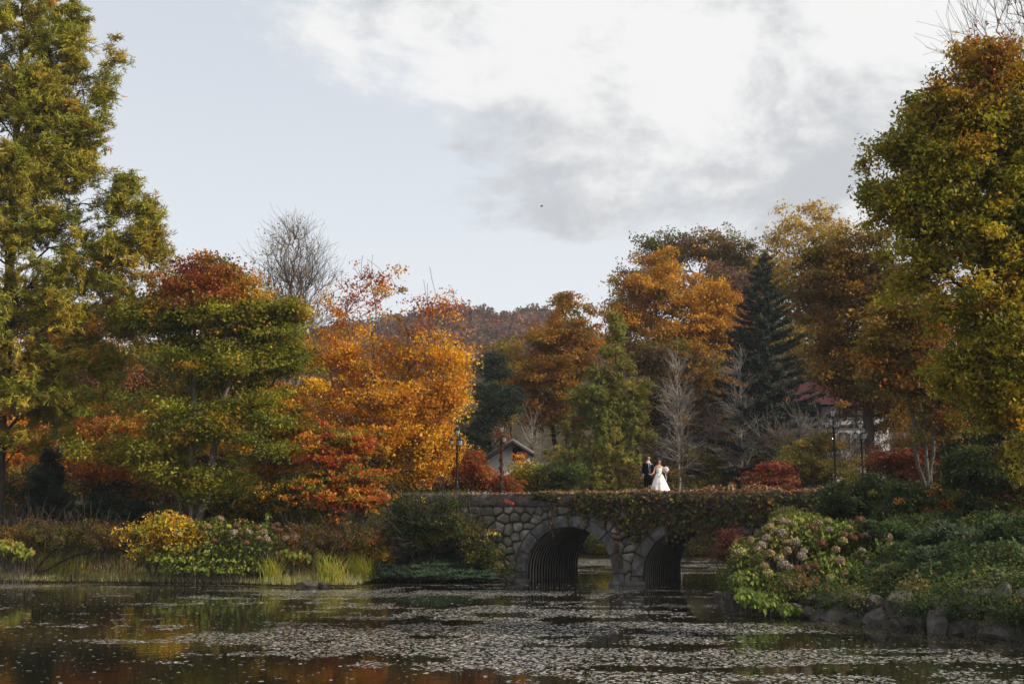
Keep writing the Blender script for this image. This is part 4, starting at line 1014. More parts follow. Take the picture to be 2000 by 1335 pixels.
# fieldstones
def voronoi_stones():
    pts = []
    tries = 0
    R_ = np.random.default_rng(3)
    while tries < 9000:
        tries += 1
        s = R_.uniform(-7.6, 10.2); z = R_.uniform(0.0, COP_Z - .1)
        rad = .19 + .26 * R_.uniform() ** 1.3
        if any(math.hypot(s - a[0], max(z - a[2], 0)) < a[1] + .5 + .10 for a in ARCH): continue
        if all((s - p[0]) ** 2 * .8 + (z - p[1]) ** 2 * 1.15 > (rad + p[2]) ** 2 * .34 for p in pts): pts.append((s, z, rad))
    P = np.array(pts)
    for i in range(len(P)):
        c = P[i, :2]
        poly = [np.array(q) for q in ((c[0] - .9, c[1] - .8), (c[0] + .9, c[1] - .8), (c[0] + .9, c[1] + .8), (c[0] - .9, c[1] + .8))]
        cl = [((P[j, :2] + c) / 2, P[j, :2] - c) for j in range(len(P)) if j != i and np.hypot(*(P[j, :2] - c)) < 2]
        cl += [(np.array([0, COP_Z - .015]), np.array([0, 1.])), (np.array([0, -.35]), np.array([0, -1.]))]
        for mpt, nv in cl:
            out_ = []
            for k in range(len(poly)):
                a_, b_ = poly[k], poly[(k + 1) % len(poly)]
                da, db = (a_ - mpt) @ nv, (b_ - mpt) @ nv
                if da <= 0: out_.append(a_)
                if da * db < 0: out_.append(a_ + (b_ - a_) * (da / (da - db)))
            poly = out_
            if len(poly) < 3: break
        if len(poly) < 3: continue
        poly = np.array(poly)
        for a in ARCH:
            v = poly - np.array([a[0], a[2]]); below = poly[:, 1] < a[2]
            rr = np.where(below, np.abs(v[:, 0]), np.hypot(v[:, 0], v[:, 1])); lim = a[1] + .5 + .012
            for q in range(len(poly)):
                if rr[q] < lim:
                    if below[q]: poly[q, 0] = a[0] + math.copysign(lim, v[q, 0])
                    else: poly[q] = np.array([a[0], a[2]]) + v[q] / max(rr[q], 1e-3) * lim
        cc = poly.mean(0)
        # round the corners
        for it in range(2):
            nx = np.roll(poly, -1, 0)
            poly = np.stack([poly * .86 + nx * .14, poly * .14 + nx * .86], 1).reshape(-1, 2)
            break
        ext = poly - cc; size = np.abs(ext).max()
        if size < .1: continue
        sh = 1 - .022 / max(size, .1)
        n = len(poly); b = Buf(); bulge = R_.uniform(.07, .17); tilt = R_.normal(size=2) * .10
        rows = []
        for sc_, dep in ((sh, .03), (sh * .985, -.25 * bulge), (sh * .86, -.80 * bulge), (sh * .5, -bulge)):
            q = cc + ext * sc_ + R_.normal(size=ext.shape) * .010 * (dep < 0)
            dd = dep + (ext @ tilt) * (1 if dep < 0 else 0) * sc_
            rows.append(fpts(q[:, 0], dd, q[:, 1]))
        k = np.arange(n); k2 = (k + 1) % n
        f = np.concatenate([np.stack([k + j * n, k2 + j * n, k2 + (j + 1) * n, k + (j + 1) * n], 1) for j in range(3)])
        b.add(np.concatenate(rows), f)
        b.add(rows[-1], [list(range(n))])
        b.build('stone', M['stone'], bridge, smooth=False)
    return len(P)
print('stones', voronoi_stones())

# ------------------------------------------------------------------ ivy on the bridge
def ivy():
    b = Buf(); wb = Buf()
    n = 15500
    s = rng.uniform(-1.6, 12.4, n); z = COP_Z + .56 - rng.gamma(1.6, .42, n) * sstep(s, -1.5, 4.5) * 1.25 - rng.uniform(0, .25, n)
    low = np.interp(s, [-2, 0, 1.5, 2.6, 4, 5.2, 6.5, 8, 13], [3.35, 3.0, 2.55, 1.9, 2.45, 2.38, 1.8, .6, .2])
    low = low + (snoise(np.stack([s, z * 0, z * 0], 1), .35, 17) - .5) * .7
    P = fpts(s, -.14 - np.abs(rng.normal(size=n)) * .09, z)
    dens = snoise(P, .45, 18) - .06
    thr = 0.62 - .62 * sstep(s, -1.5, 1.6)
    keep = (z > low) & (dens > thr)
    # thin fringe over the arch mouths and few scattered elsewhere
    keep |= (rng.uniform(size=n) < .05) & (z > low - .8) & (s > 1)
    P = P[keep]; n = len(P)
    nrm = unit(np.array([-FN[0], -FN[1], .55]) + rng.normal(size=(n, 3)) * .42)
    ax = unit(np.array([0, 0, -1.]) + rdir(n) * .5)
    col = jitter_cols(pick([(2.4, (0.055, 0.065, 0.02)), (1.6, (0.075, 0.042, 0.028)), (1.3, (0.055, 0.03, 0.03)), (1.6, (0.085, 0.09, 0.022)), (.8, (0.11, 0.06, 0.03))], P, 23, .5, .9), .25)
    hi = rng.uniform(size=n) < .035
    col[hi] = (0.28, 0.28, 0.03)
    hi = rng.uniform(size=n) < .025
    col[hi] = (0.36, 0.15, 0.03)
    sz = rng.uniform(.07, .20, n)
    leaf_quads(b, P, sz, sz * .95, nrm, ax, col, .12)
    # leaves and dry sprigs along the top edge
    n = 4200
    s = rng.uniform(-4.6, 12.4, n); wgt = sstep(s, -4.5, 3.0)
    k = rng.uniform(size=n) < .25 + .75 * wgt; s = s[k]; n = len(s)
    hgt = rng.uniform(0, 1, n) ** 2 * (.06 + .15 * sstep(s, -1, 4)) * (0.4 + 1.2 * snoise(np.stack([s, s * 0, s * 0], 1), .5, 44))
    P = fpts(s, rng.uniform(-.16, .5, n), BZ_TOP - .03 + hgt * 1.35 * (snoise(np.stack([s, s * 0, s * 0], 1), .22, 46) + .3))
    nrm = unit(rng.normal(size=(n, 3)) + np.array([0, 0, .6])); ax = rdir(n)
    col = jitter_cols(pick([(1.6, (0.27, 0.12, 0.05)), (1.6, (0.34, 0.21, 0.12)), (1.2, (0.20, 0.065, 0.035)), (1.3, (0.11, 0.10, 0.03)), (.8, (0.40, 0.32, 0.22))], P, 27, .4, 1.0), .2)
    sz = rng.uniform(.07, .16, n)
    leaf_quads(b, P, sz, sz * .8, nrm, ax, col, .2)
    # strands trailing down over the arches and the wall
    for q in range(46):
        s = rng.uniform(-.6, 9.5); z0_ = float(np.interp(s, [-2, 0, 1.5, 2.6, 4, 5.2, 6.5, 8, 13], [3.3, 2.9, 2.5, 1.9, 2.45, 2.4, 1.8, .8, .5])) + .25
        ln_ = rng.gamma(2, .22); k_ = 12; ss_ = s + np.cumsum(rng.normal(size=k_)) * .03; zz_ = z0_ - np.linspace(0, ln_, k_)
        ok_ = zz_ > .15; 
        if ok_.sum() < 3: continue
        pt_ = fpts(ss_[ok_], -.13, zz_[ok_]); polytube(wb, pt_, .008, 3)
        m_ = int(ln_ * 26) + 3; ii = rng.integers(0, len(pt_), m_); Q_ = pt_[ii] + rng.normal(size=(m_, 3)) * .045
        leaf_quads(b, Q_, rng.uniform(.07, .14, m_), rng.uniform(.06, .12, m_), unit(np.array([-FN[0], -FN[1], .4]) + rng.normal(size=(m_, 3)) * .5), unit(np.array([0, 0, -1.]) + rdir(m_) * .5), jitter_cols(pick([(1, (.2, .09, .03)), (1, (.1, .1, .025)), (1, (.15, .04, .03)), (.6, (.3, .26, .04))], Q_, 29, .4, 1.), .2))
    # bare stems
    for q in range(190):
        s = rng.uniform(-7.5, 12.0); zz = rng.uniform(COP_Z - .1, BZ_TOP)
        pts = [fpt(s, -.09, zz)]
        dx = rng.normal() * .25; 
        for j in range(rng.integers(4, 11)):
            s += dx * .35 + rng.normal() * .07; zz -= rng.uniform(.0, .13) * (1 if rng.uniform() < .8 else -1)
            if zz > BZ_TOP - .03 or zz < COP_Z - .35: break
            pts.append(fpt(s, -.11, zz))
        if len(pts) > 2: polytube(wb, pts, .009, 3)
    vine = empty('ivy_vine', fpt(4, -.1, COP_Z), 'maroon and green ivy mantle hanging over the right half of the bridge wall', 'ivy')
    o1 = b.build('leaves', M['leaf'], vine, color=True, stuff=True)
    o2 = wb.build('stems', M['bark_grey'], vine, stuff=True)
ivy()
# lone red spray on the bare wall
b = Buf(); n = 60; u = rng.uniform(0, 1, n)
p0, p1 = at(985, 974, 50.4), at(1003, 984, 50.3)
P = p0 + (p1 - p0) * u[:, None] + rng.normal(size=(n, 3)) * .03
leaf_quads(b, P, .08, .06, unit(rng.normal(size=(n, 3)) + [0, -1.5, 0]), rdir(n), jitter_cols(np.tile([0.45, .09, .07], (n, 1)), .15))
tag(b.build('vine_sprig', M['leaf'], color=True), 'single pinkish red vine sprig trailing on the bare coping', 'vine')

# ------------------------------------------------------------------ lamps
def lamp(px, Y, label, top_py, vine=False):
    x = (px - 1000) / F * Y
    z0 = 3.6
    root = empty('street_lamp', (x, Y, z0), label, 'lamp', 'triple-lantern street lamps by the bridge')
    ztop = at(px, top_py, Y)[2]
    H = ztop - z0
    hp = H - .95
    b = Buf(); lathe(b, [(.17, 0), (.17, .12), (.12, .16), (.13, .3), (.09, .38), (.11, .5), (.13, .6), (.075, .72), (.085, .8), (.055, .86)], (x, Y, z0), 12); b.build('base', M['lamp_metal'], root, smooth=False)
    b = Buf(); lathe(b, [(.055, .84), (.05, 1.4), (.045, hp), (.07, hp + .03), (.045, hp + .08), (.03, hp + .2), (.025, H - .44)], (x, Y, z0), 10); b.build('pole', M['lamp_metal'], root, smooth=True)
    def lantern(cx, cy, cz, k=1.0):
        f = Buf()
        # cap and finial
        lathe(f, [(.0, .46 * k), (.018 * k, .43 * k), (.025 * k, .40 * k), (.05 * k, .36 * k), (.16 * k, .29 * k), (.165 * k, .27 * k), (.13 * k, .265 * k)], (cx, cy, cz), 6)
        lathe(f, [(.03 * k, -.03 * k), (.06 * k, .0), (.075 * k, .015 * k), (.0, .02 * k)], (cx, cy, cz), 6)
        for q in range(6):
            a = q * PI / 3
            tubes(f, [[cx + .072 * k * math.cos(a), cy + .072 * k * math.sin(a), cz + .01]], [[cx + .138 * k * math.cos(a), cy + .138 * k * math.sin(a), cz + .27 * k]], [.011], [.011], 4)
        fo = f.build('lantern', M['lamp_metal'], root)
        g = Buf(); lathe(g, [(.062 * k, .018 * k), (.125 * k, .262 * k)], (cx, cy, cz), 6)
        go = g.build('glass', M['lamp_glass']); go.parent = fo; go.matrix_parent_inverse = Matrix.Identity(4)
    lantern(x, Y, z0 + H - .46)
    for q in range(3):
        a = -PI / 2 + .5 + q * 2 * PI / 3
        cx, cy = x + .27 * math.cos(a), Y + .27 * math.sin(a)
        lantern(cx, cy, z0 + hp + .02, .95)
        b = Buf()
        pts = [(x, Y, z0 + hp - .15), (x + .14 * math.cos(a), Y + .14 * math.sin(a), z0 + hp - .2), (x + .25 * math.cos(a), Y + .25 * math.sin(a), z0 + hp - .12), (cx, cy, z0 + hp)]
        polytube(b, pts, .018, 6); b.build('arm', M['lamp_metal'], root)
    if vine:
        b = Buf(); wb = Buf(); n = 900
        t = rng.uniform(0, 1, n); th = t * 40 + rng.normal(size=n) * .5
        P = np.stack([x + np.cos(th) * .08, Y + np.sin(th) * .08, z0 + t * hp], 1) + rng.normal(size=(n, 3)) * .03
        n2_ = 900
        Q = np.stack([x + rng.normal(size=n2_) * .22, Y + rng.normal(size=n2_) * .2, z0 + hp + .1 + np.abs(rng.normal(size=n2_)) * .32], 1)
        P = np.concatenate([P, Q]); n = len(P)
        leaf_quads(b, P, rng.uniform(.04, .08, n), rng.uniform(.03, .07, n), rdir(n), rdir(n), jitter_cols(pick([(1, (0.12, 0.06, 0.035)), (1, (0.2, .05, .03)), (.8, (.3, .09, .05)), (.6, TAN)], P, 2, .3, 1.0), .2))
        pts = [(x + math.cos(q * .8) * .065, Y + math.sin(q * .8) * .065, z0 + .1 + q * hp / 60) for q in range(61)]
        polytube(wb, pts, .012, 4)
        v = empty('climbing_vine', (x, Y - .1, z0), 'dry red-brown vine wound up the lamp beside the white house', 'vine')
        b.build('leaves', M['leaf'], v, color=True, stuff=True); wb.build('stem', M['bark'], v)
    return root
lamp(893, 54, 'black street lamp half hidden by golden leaves at the left end of the bridge', 832)
lamp(979, 54.8, 'street lamp wrapped in red-brown vine in front of the white house', 826, True)
lamp(1628, 48, 'tall black street lamp with clear lanterns before the half-timbered house, nearer of the right pair', 792)
lamp(1681, 56.5, 'black street lamp rising from dark shrubs, smaller and farther of the right pair', 820)

# ------------------------------------------------------------------ houses
def quad(buf, a, b_, c, d): buf.add([a, b_, c, d], [[0, 1, 2, 3]])
def house_left():
    Y = 70
    c = at(985, 905, Y); x0, x1 = at(925, 900, Y)[0], at(1022, 900, Y)[0]; ze = at(940, 893, Y)[2]; zr = at(1000, 857, Y)[2]; xm = at(1001, 857, Y)[0]
    zg = hz(c[0], Y) - .3
    root = empty('white_house', (c[0], Y, zg), 'small white gabled house with a grey metal roof behind the left lamps', 'house')
    b = Buf(); D = 6
    xL = x0 - 1.2; xR = x1 + .4; dzL = (xm - xL) * .62
    V = [(xL + .9, Y, zg), (xR, Y, zg), (xR, Y, zr - (xR - xm) * .62 - .3), (xm, Y, zr - .3), (xL + .9, Y, zr - (xm - xL - .9) * .62 - .3)]
    B_ = [(v[0], v[1] + D, v[2]) for v in V]
    b.add(V + B_, [[0, 1, 2, 3, 4]]); b.add(V + B_, [[9, 8, 7, 6, 5]]); b.add(V + B_, [[0, 4, 9, 5], [1, 6, 7, 2]])
    b.build('wall', M['white_wall'], root)
    for sgn, xe in ((-1, xL), (1, xR + .25)):
        b = Buf()
        ze_ = zr - abs(xe - xm) * .62
        t = .16
        p = [(xm, Y - .7, zr), (xe, Y - .7, ze_), (xe, Y + D + .5, ze_), (xm, Y + D + .5, zr)]
        q = [(v[0], v[1], v[2] - t) for v in p]
        b.add(p + q, [[0, 1, 2, 3], [7, 6, 5, 4], [0, 4, 5, 1], [1, 5, 6, 2], [2, 6, 7, 3]])
        b.build('roof', M['roof_grey'], root)
        b = Buf(); tubes(b, [[xm, Y - .74, zr - .25]], [[xe, Y - .74, ze_ - .25]], [.10], [.10], 4); b.build('bargeboard', M['timber'], root)
    w = Buf(); box(w, at(1010, 886, Y) + np.array([0, -.03, 0]), (.55, .1, .8)); wo = w.build('window', M['timber'], root)
    g = Buf(); box(g, at(1010, 886, Y) + np.array([0, -.09, 0]), (.42, .03, .66)); go = g.build('pane', M['glass']); go.parent = wo
house_left()
def house_right():
    Y = 88
    zg = hz(at(1640, 850, Y)[0], Y) - .3
    xa, xb = at(1560, 800, Y)[0], at(1735, 800, Y)[0]
    ze = at(1640, 788, Y)[2]; zr = at(1640, 751, Y)[2]
    root = empty('timbered_house', ((xa + xb) / 2, Y, zg), 'grey-white half-timbered house with a dark red roof behind the right lamps', 'house')
    b = Buf(); D = 9; box(b, ((xa + xb) / 2, Y + D / 2, (zg + ze) / 2), (xb - xa, D, ze - zg)); b.build('wall', M['grey_wall'], root)
    b = Buf(); o_ = .6
    p = [(xa - o_, Y - o_, ze - .1), (xb + o_, Y - o_, ze - .1), (xb + o_, Y + D + o_, ze - .1), (xa - o_, Y + D + o_, ze - .1), (xa + 1.2, Y + D * .42, zr + .6), (xb - 1.2, Y + D * .42, zr + .6)]
    b.add(p, [[0, 1, 5, 4], [2, 3, 4, 5]]); b.add(p, [[1, 2, 5], [3, 0, 4]]); b.add(p, [[3, 2, 1, 0]])
    b.build('roof', M['roof_red'], root)
    def beam(p0, p1, r=.09):
        bb = Buf(); a_ = at(p0[0], p0[1], Y); c_ = at(p1[0], p1[1], Y); a_[1] = c_[1] = Y - .05
        tubes(bb, [a_], [c_], [r], [r], 4); bb.build('timber_beam', M['timber'], root)
    for x in (1570, 1602, 1639, 1672, 1705): beam((x, 790), (x, 830))
    beam((1560, 791), (1735, 791)); beam((1560, 811), (1735, 811)); beam((1560, 832), (1735, 832), .12)
    beam((1640, 846), (1655, 846)); beam((1643, 878), (1658, 847), .06); beam((1659, 846), (1659, 880), .05); beam((1640, 846), (1640, 884), .06); beam((1670, 846), (1670, 884), .06); beam((1640, 866), (1670, 866), .04)
    for (x, y, w, h) in ((1586, 801, 16, 12), (1618, 860, 22, 26), (1690, 862, 20, 26), (1655, 801, 14, 12)):
        wf = Buf(); c = at(x, y, Y); c[1] = Y - .04; box(wf, c, (w / F * Y + .16, .12, h / F * Y + .16)); wo = wf.build('window', M['timber'], root)
        for sx in (-.25, .25):
            g = Buf(); box(g, (c[0] + sx * w / F * Y, Y - .11, c[2]), (w / F * Y * .42, .03, h / F * Y * .9)); go = g.build('pane', M['glass']); go.parent = wo
house_right()

# ------------------------------------------------------------------ boulders
def make_boulder(seed, lvl=2):
    import bmesh
    bm = bmesh.new(); bmesh.ops.create_icosphere(bm, subdivisions=lvl, radius=1.0)
    r = np.random.default_rng(seed)
    planes = [(unit(r.normal(size=3)), r.uniform(.45, .80)) for _ in range(13)]
    for v in bm.verts:
        p = np.array(v.co)
        for nv, dd in planes:
            k = p @ nv
            if k > dd: p = p - nv * (k - dd) * 1.0
        p = p * (1 + .06 * (mnoise.noise(Vector(p * 2.3 + seed)) ))
        v.co = p
    me = bpy.data.meshes.new('boulder'); bm.to_mesh(me); bm.free()
    me.materials.append(M['boulder'])
    return me
BOULD = [make_boulder(k) for k in range(9)]
def on_shore(px, py): return onz(px, py)
wallr = empty('boulder_wall', onz(1720, 1219), 'dry-laid grey boulder wall edging the right bank along the water', 'wall')
R_ = np.random.default_rng(8)
base_pts = np.array([onz(p, q)[:2] for p, q in ((1412, 1168), (1430, 1182), (1500, 1197), (1600, 1207), (1700, 1217), (1850, 1237), (2000, 1251))] + [np.array([14.6, 21.5])])
seg = np.linalg.norm(np.diff(base_pts, axis=0), axis=1); cum = np.concatenate([[0], np.cumsum(seg)])
s = 0.0
def along(sv):
    k = min(np.searchsorted(cum, sv, side='right') - 1, len(seg) - 1); t = (sv - cum[k]) / seg[k]
    p = base_pts[k] * (1 - t) + base_pts[k + 1] * t; d = (base_pts[k + 1] - base_pts[k]) / seg[k]
    return p, d
row_h = [0.0, .42, .82]
for rw in range(3):
    s = .1 + rw * .25
    while s < cum[-1] - .3:
        sz = R_.uniform(.34, .86) * (1.0 if rw < 2 else .7)
        p, d = along(s + sz * .5)
        wall_here = sstep(np.array([p[0] / p[1]]), .20, .42)[0]
        if rw == 1 and wall_here < .12 or rw == 2 and wall_here < .85:
            s += sz; continue
        n_ = np.array([-d[1], d[0]]);
        if n_[0] < 0: n_ = -n_
        zz = row_h[rw] * (.75 + .35 * wall_here) + .08
        q = p + n_ * (.12 + rw * .22)
        put('stone', BOULD[R_.integers(9)], wallr, (q[0], q[1], zz), (R_.uniform(-.5, .5), R_.uniform(-.5, .5), math.atan2(d[1], d[0]) + R_.uniform(-.3, .3)), (sz * R_.uniform(.62, .85), min(sz, .8) * .75, min(sz, .75) * R_.uniform(.5, .95)))
        s += sz * R_.uniform(.88, 1.05)
for px, py, w, lb_ in ((180, 1136, .5, 'grey boulder at the waterline near the left edge'), (205, 1138, .35, 'small rock touching the right side of the far left boulder'), (478, 1139, .55, 'rounded grey boulder in the grass at the waterline left of the sedges'), (498, 1141, .4, 'flat rock touching the right side of the rounded grey boulder'), (562, 1144, .4, 'low flat rock between the first sedge and the twin clumps'),
                    (600, 1146, .6, 'broad flat rock below the twin sedge clumps'), (630, 1146, .5, 'low rock right of the broad flat rock below the twin sedges'), (682, 1141, .55, 'dark angular rock at the right tip of the left bank'), (668, 1142, .4, 'small rock tucked left of the dark angular rock at the bank tip'),
                    (420, 1141, .3, 'small half-sunk rock before the middle of the left bank')):
    p = onz(px, py)
    o = put('boulder', BOULD[int(px) % 9], None, (p[0], p[1] + .15, .06), (0, .1, px * 1.0), (w * 1.0, w * .65, w * .62))
    tag(o, lb_ or 'small rock wedged beside a larger boulder on the left waterline', 'rock', 'rocks along the left waterline')
for px, py, w, lb_ in ((1408, 1168, .5, 'dark boulder at the water tip of the right bank'), (1422, 1172, .35, 'small wet rock beside the tip boulder below the hydrangea')):
    p = onz(px, py); o = put('boulder', BOULD[int(px) % 9], None, (p[0], p[1], .1), (0, .2, px * 1.0), (w * .7, w * .6, w * .6)); tag(o, lb_, 'rock')

# ------------------------------------------------------------------ grasses
def blades(buf, P, h, w, lean, col, segs=3, spread=None):
    """P base (n,3); bent tapered blades"""
    n = len(P); a = rng.uniform(0, 2 * PI, n); d = np.stack([np.cos(a), np.sin(a), np.zeros(n)], 1) if spread is None else spread
    h = np.broadcast_to(h, (n,)).astype(float)[:, None]; w = np.broadcast_to(w, (n,)).astype(float)[:, None]; lean = np.broadcast_to(lean, (n,)).astype(float)[:, None]
    s = np.cross(d, [0, 0, 1.]); s = unit(s + rng.normal(size=(n, 3)) * .5 * np.array([1, 1, 0]))
    rows = []
    for k in range(segs + 1):
        t = k / segs
        c = P + np.array([0, 0, 1.]) * h * (t - .35 * lean * t * t) + d * h * lean * t * t
        ww = w * (1 - t * .9) * .5
        rows += [c - s * ww, c + s * ww]
    V = np.stack(rows, 1).reshape(-1, 3); m = 2 * (segs + 1)
    f = np.concatenate([np.array([[2 * k, 2 * k + 1, 2 * k + 3, 2 * k + 2]]) for k in range(segs)])
    f = (f[None] + (np.arange(n) * m)[:, None, None]).reshape(-1, 4)
    buf.add(V, f, np.repeat(col, m, 0))

def shore_grass():
    b = Buf(); n = 30000
    X = rng.uniform(-24, -6.2, n); Y = rng.uniform(47.0, 54, n)
    P2 = np.stack([X, Y], 1); d = sdf(P2); keep = (d > -.02) & (d < 3.6) & (rng.uniform(size=n) < np.where(d < 1.6, 1, .45)); P2 = P2[keep]; d = d[keep]
    P = np.column_stack([P2, height(P2) - .02]); n = len(P)
    col = jitter_cols(pick([(2, (0.36, 0.33, 0.11)), (1.4, (0.24, 0.26, 0.06)), (1.8, (0.5, 0.43, 0.23)), (1, (0.15, 0.18, 0.045))], P, 55, 1.3, .8), .2)
    h = rng.uniform(.12, .46, n) * (0.35 + 1.0 * snoise(P, .8, 12))
    blades(b, P, h, rng.uniform(.012, .022, n), rng.uniform(.1, .9, n), col)
    o = b.build('shore_grass', M['blade'], color=True); tag(o, 'pale olive grass fringe growing along the left waterline', 'grass', kind='stuff')
    # dry reeds
    b = Buf(); n = 5200
    X = rng.uniform(-24, -6.0, n); Y = rng.uniform(48.5, 53, n); P2 = np.stack([X, Y], 1); d = sdf(P2); keep = (d > .9) & (d < 4) & (snoise(np.column_stack([P2, X * 0]), .8, 66) > .52); P2 = P2[keep]
    P = np.column_stack([P2, height(P2) - .02]); n = len(P)
    col = jitter_cols(pick([(2, (0.36, 0.26, 0.13)), (1.4, (0.24, 0.17, 0.08)), (1, (0.42, 0.34, 0.2)), (1, (.18, .13, .05))], P, 56, 1.0, .8), .2)
    blades(b, P, rng.uniform(.3, 1.1, n), rng.uniform(.012, .02, n), rng.uniform(.05, .8, n), col, 3)
    o = b.build('dry_reeds', M['blade'], color=True); tag(o, 'straw-coloured dry reeds standing behind the shore grass', 'reeds', kind='stuff')
shore_grass()
def sedge(px, py, label, h, n=110, cols=None, w=.03, lean=(.2, .9), spreadr=.18):
    p = onz(px, py); p[1] += .2; p[2] = hz(p[0], p[1])
    P = p + np.stack([rng.normal(size=n) * spreadr, rng.normal(size=n) * .12, np.zeros(n)], 1)
    b = Buf(); col = jitter_cols(pick(cols or [(2, (0.36, 0.36, 0.045)), (1.4, (0.46, 0.40, 0.055)), (1, (0.19, 0.25, 0.03)), (.5, (0.42, .30, .10))], P, 5, .2, 1.2), .15)
    blades(b, P, h * rng.uniform(.5, 1.1, n), w, rng.uniform(*lean, n), col, 5)
    root = empty('sedge_clump', p, label, 'plant', 'sedge clumps on the left bank')
    b.build('blades', M['blade'], root, color=True, stuff=True)
sedge(100, 1134, 'broad iris-like sedge clump near the left edge of the bank', 1.5, 110, lean=(.2, .8), spreadr=.5)
sedge(145, 1134, 'sparser sedge clump second from the left edge', 1.3, 50, lean=(.1, .6), spreadr=.3)
sedge(345, 1138, 'thin upright sedge shoots before the yellow shrub', 1.0, 26, lean=(0, .4), spreadr=.4)
sedge(532, 1143, 'bright yellow-green sedge clump right of the round boulder', 1.35, 130, lean=(.2, .8), spreadr=.22)
sedge(642, 1145, 'dense yellow sedge, left of the twin clumps at the bank tip', 1.5, 190, lean=(.2, .8), spreadr=.3)
sedge(702, 1140, 'dense arching sedge, right of the twin clumps at the bank tip', 1.7, 190, lean=(.2, .95), spreadr=.3)
sedge(452, 1138, 'straw-tinted sedge tuft below the hydrangea row', .9, 150, cols=[(2, (0.32, 0.26, 0.12)), (1, (0.2, 0.19, .06))], w=.02, lean=(.5, 1.3), spreadr=.35)

# grass and weeds on the bridge shoulder left
b = Buf(); n = 1800; s = rng.uniform(-8.2, -3.6, n); P = fpts(s, rng.uniform(.4, 1.6, n), 3.6)
blades(b, P, rng.uniform(.2, .5, n) * (1 - sstep(s, -5.6, -3.6) * .5), .018, rng.uniform(.2, .9, n), jitter_cols(pick([(1, (0.2, 0.21, .05)), (1, (.3, .25, .09)), (1, (.12, .14, .03))], P, 4, .5, 1), .2))
n = 500; s = rng.choice([-.9, -.5, .1, .4, 1.9, 2.5, 3.0], n) + rng.normal(size=n) * .18; P = fpts(s, rng.uniform(.2, .6, n), 3.75)
blades(b, P, rng.uniform(.12, .32, n), .016, rng.uniform(.3, 1.2, n), jitter_cols(np.tile([.42, .24, .12], (n, 1)), .25))
tag(b.build('roadside_grass', M['blade'], color=True), 'tufts of green and straw grass on top of the bridge', 'grass', kind='stuff')

# ground cover on the right bank
def right_cover():
    b = Buf(); n = 190000
    X = rng.uniform(7, 22, n); Y = rng.uniform(25, 46, n); P2 = np.stack([X, Y], 1); px = X / Y; d = sdf(P2)
    keep = (d > .35) & (px < .50) & (px > .15); P2 = P2[keep]; d = d[keep]
    Pz = np.column_stack([P2, np.zeros(len(P2))])
    lump = snoise(Pz, .7, 71)
    bare = (snoise(Pz, 1.3, 74) < .30) & (rng.uniform(size=len(P2)) < .8)
    P2 = P2[~bare]; lump = lump[~bare]; n = len(P2)
    P = np.column_stack([P2, height(P2) + rng.uniform(0, 1, n) * (.12 + .65 * np.clip(lump - .3, 0, 1))])
    nrm = unit(rng.normal(size=(n, 3)) * .6 + np.array([-.1, -.4, .9])); ax = rdir(n)
    col = jitter_cols(pick([(2, (0.05, 0.075, 0.02)), (1.6, (0.085, 0.12, 0.026)), (1, (0.11, 0.15, 0.03)), (.6, (0.05, 0.07, 0.035)), (.35, (0.16, 0.14, 0.03))], P, 77, 1.0, .5), .2)
    sz = rng.uniform(.05, .12, n)
    leaf_tris(b, P, sz * 1.2, sz * .85, nrm, ax, col)
    k = rng.choice(n, 500, replace=False)
    leaf_quads(b, P[k] + [0, 0, .05], .1, .08, nrm[k], ax[k], jitter_cols(np.tile([.34, .16, .06], (500, 1)), .3))
    tag(b.build('ground_cover_leaves', M['leaf'], color=True), 'low green creeping plants covering the right bank slope', 'ground cover', kind='stuff')
    # plants hanging over the wall
    b = Buf(); C_ = []
    for q in range(95):
        p, d = along(R_.uniform(1.5, cum[-1] - .5)); n_ = np.array([-d[1], d[0]]); n_ = n_ if n_[0] > 0 else -n_
        C_.append((p[0] + n_[0] * .0, p[1] + n_[1] * .0, R_.uniform(.35, 1.15)))
    C_ = np.array(C_); idx = np.repeat(np.arange(len(C_)), 170); n = len(idx)
    P = C_[idx] + rng.normal(size=(n, 3)) * np.array([.22, .14, .17])
    P = P[P[:, 2] > .05]; n = len(P)
    col = jitter_cols(pick([(2, (0.05, 0.075, 0.02)), (1, (0.10, 0.12, 0.03)), (.8, (0.14, 0.12, .04)), (.5, (.2, .13, .05))], P, 78, .5, .4), .2)
    leaf_quads(b, P, .07, .05, unit(rng.normal(size=(n, 3)) + [0, -.5, .6]), rdir(n), col)
    tag(b.build('wall_leaves', M['leaf'], color=True), 'weeds sprouting between the boulders of the right bank wall', 'weeds', kind='stuff')
right_cover()
# taller leafy plants on the slope
def leafy(px, py, Y, label, rx, ry, pal, n, leaf, kind='slope_plant'):
    x, y = at(px, py, Y)[0], Y
    shrub(kind, label, px, Y, [(px, py, rx, ry), (px + rx * .6, py + ry * .5, rx * .7, ry * .6)], pal, n, 50, leaf, .16, cat='plant', seed=int(px) % 50 + 3, trunk_r=.02, up=.8)
leafy(1860, 1050, 35, 'silvery green leafy plant arching over the slope right of the hydrangea', 70, 22, [(1, (0.06, 0.085, 0.045)), (1, (0.09, 0.12, 0.07)), (.5, DGREEN)], 5200, (.14, .08))
leafy(1825, 1090, 33.5, 'silvery green plant spilling down the slope beside the hydrangea', 50, 22, [(1, (0.06, 0.085, 0.045)), (1, (0.09, 0.12, 0.07)), (.5, DGREEN)], 4200, (.13, .08))
leafy(1740, 1035, 37, 'bushy green weeds at the upper edge of the slope', 60, 16, [(1, (0.07, 0.11, 0.03)), (1, DGREEN)], 4200, (.10, .07))
leafy(1960, 1040, 33, 'dark green leafy plant on the slope at the right edge', 60, 26, [(1, (0.05, 0.08, 0.03)), (1, DGREEN)], 4500, (.11, .07))

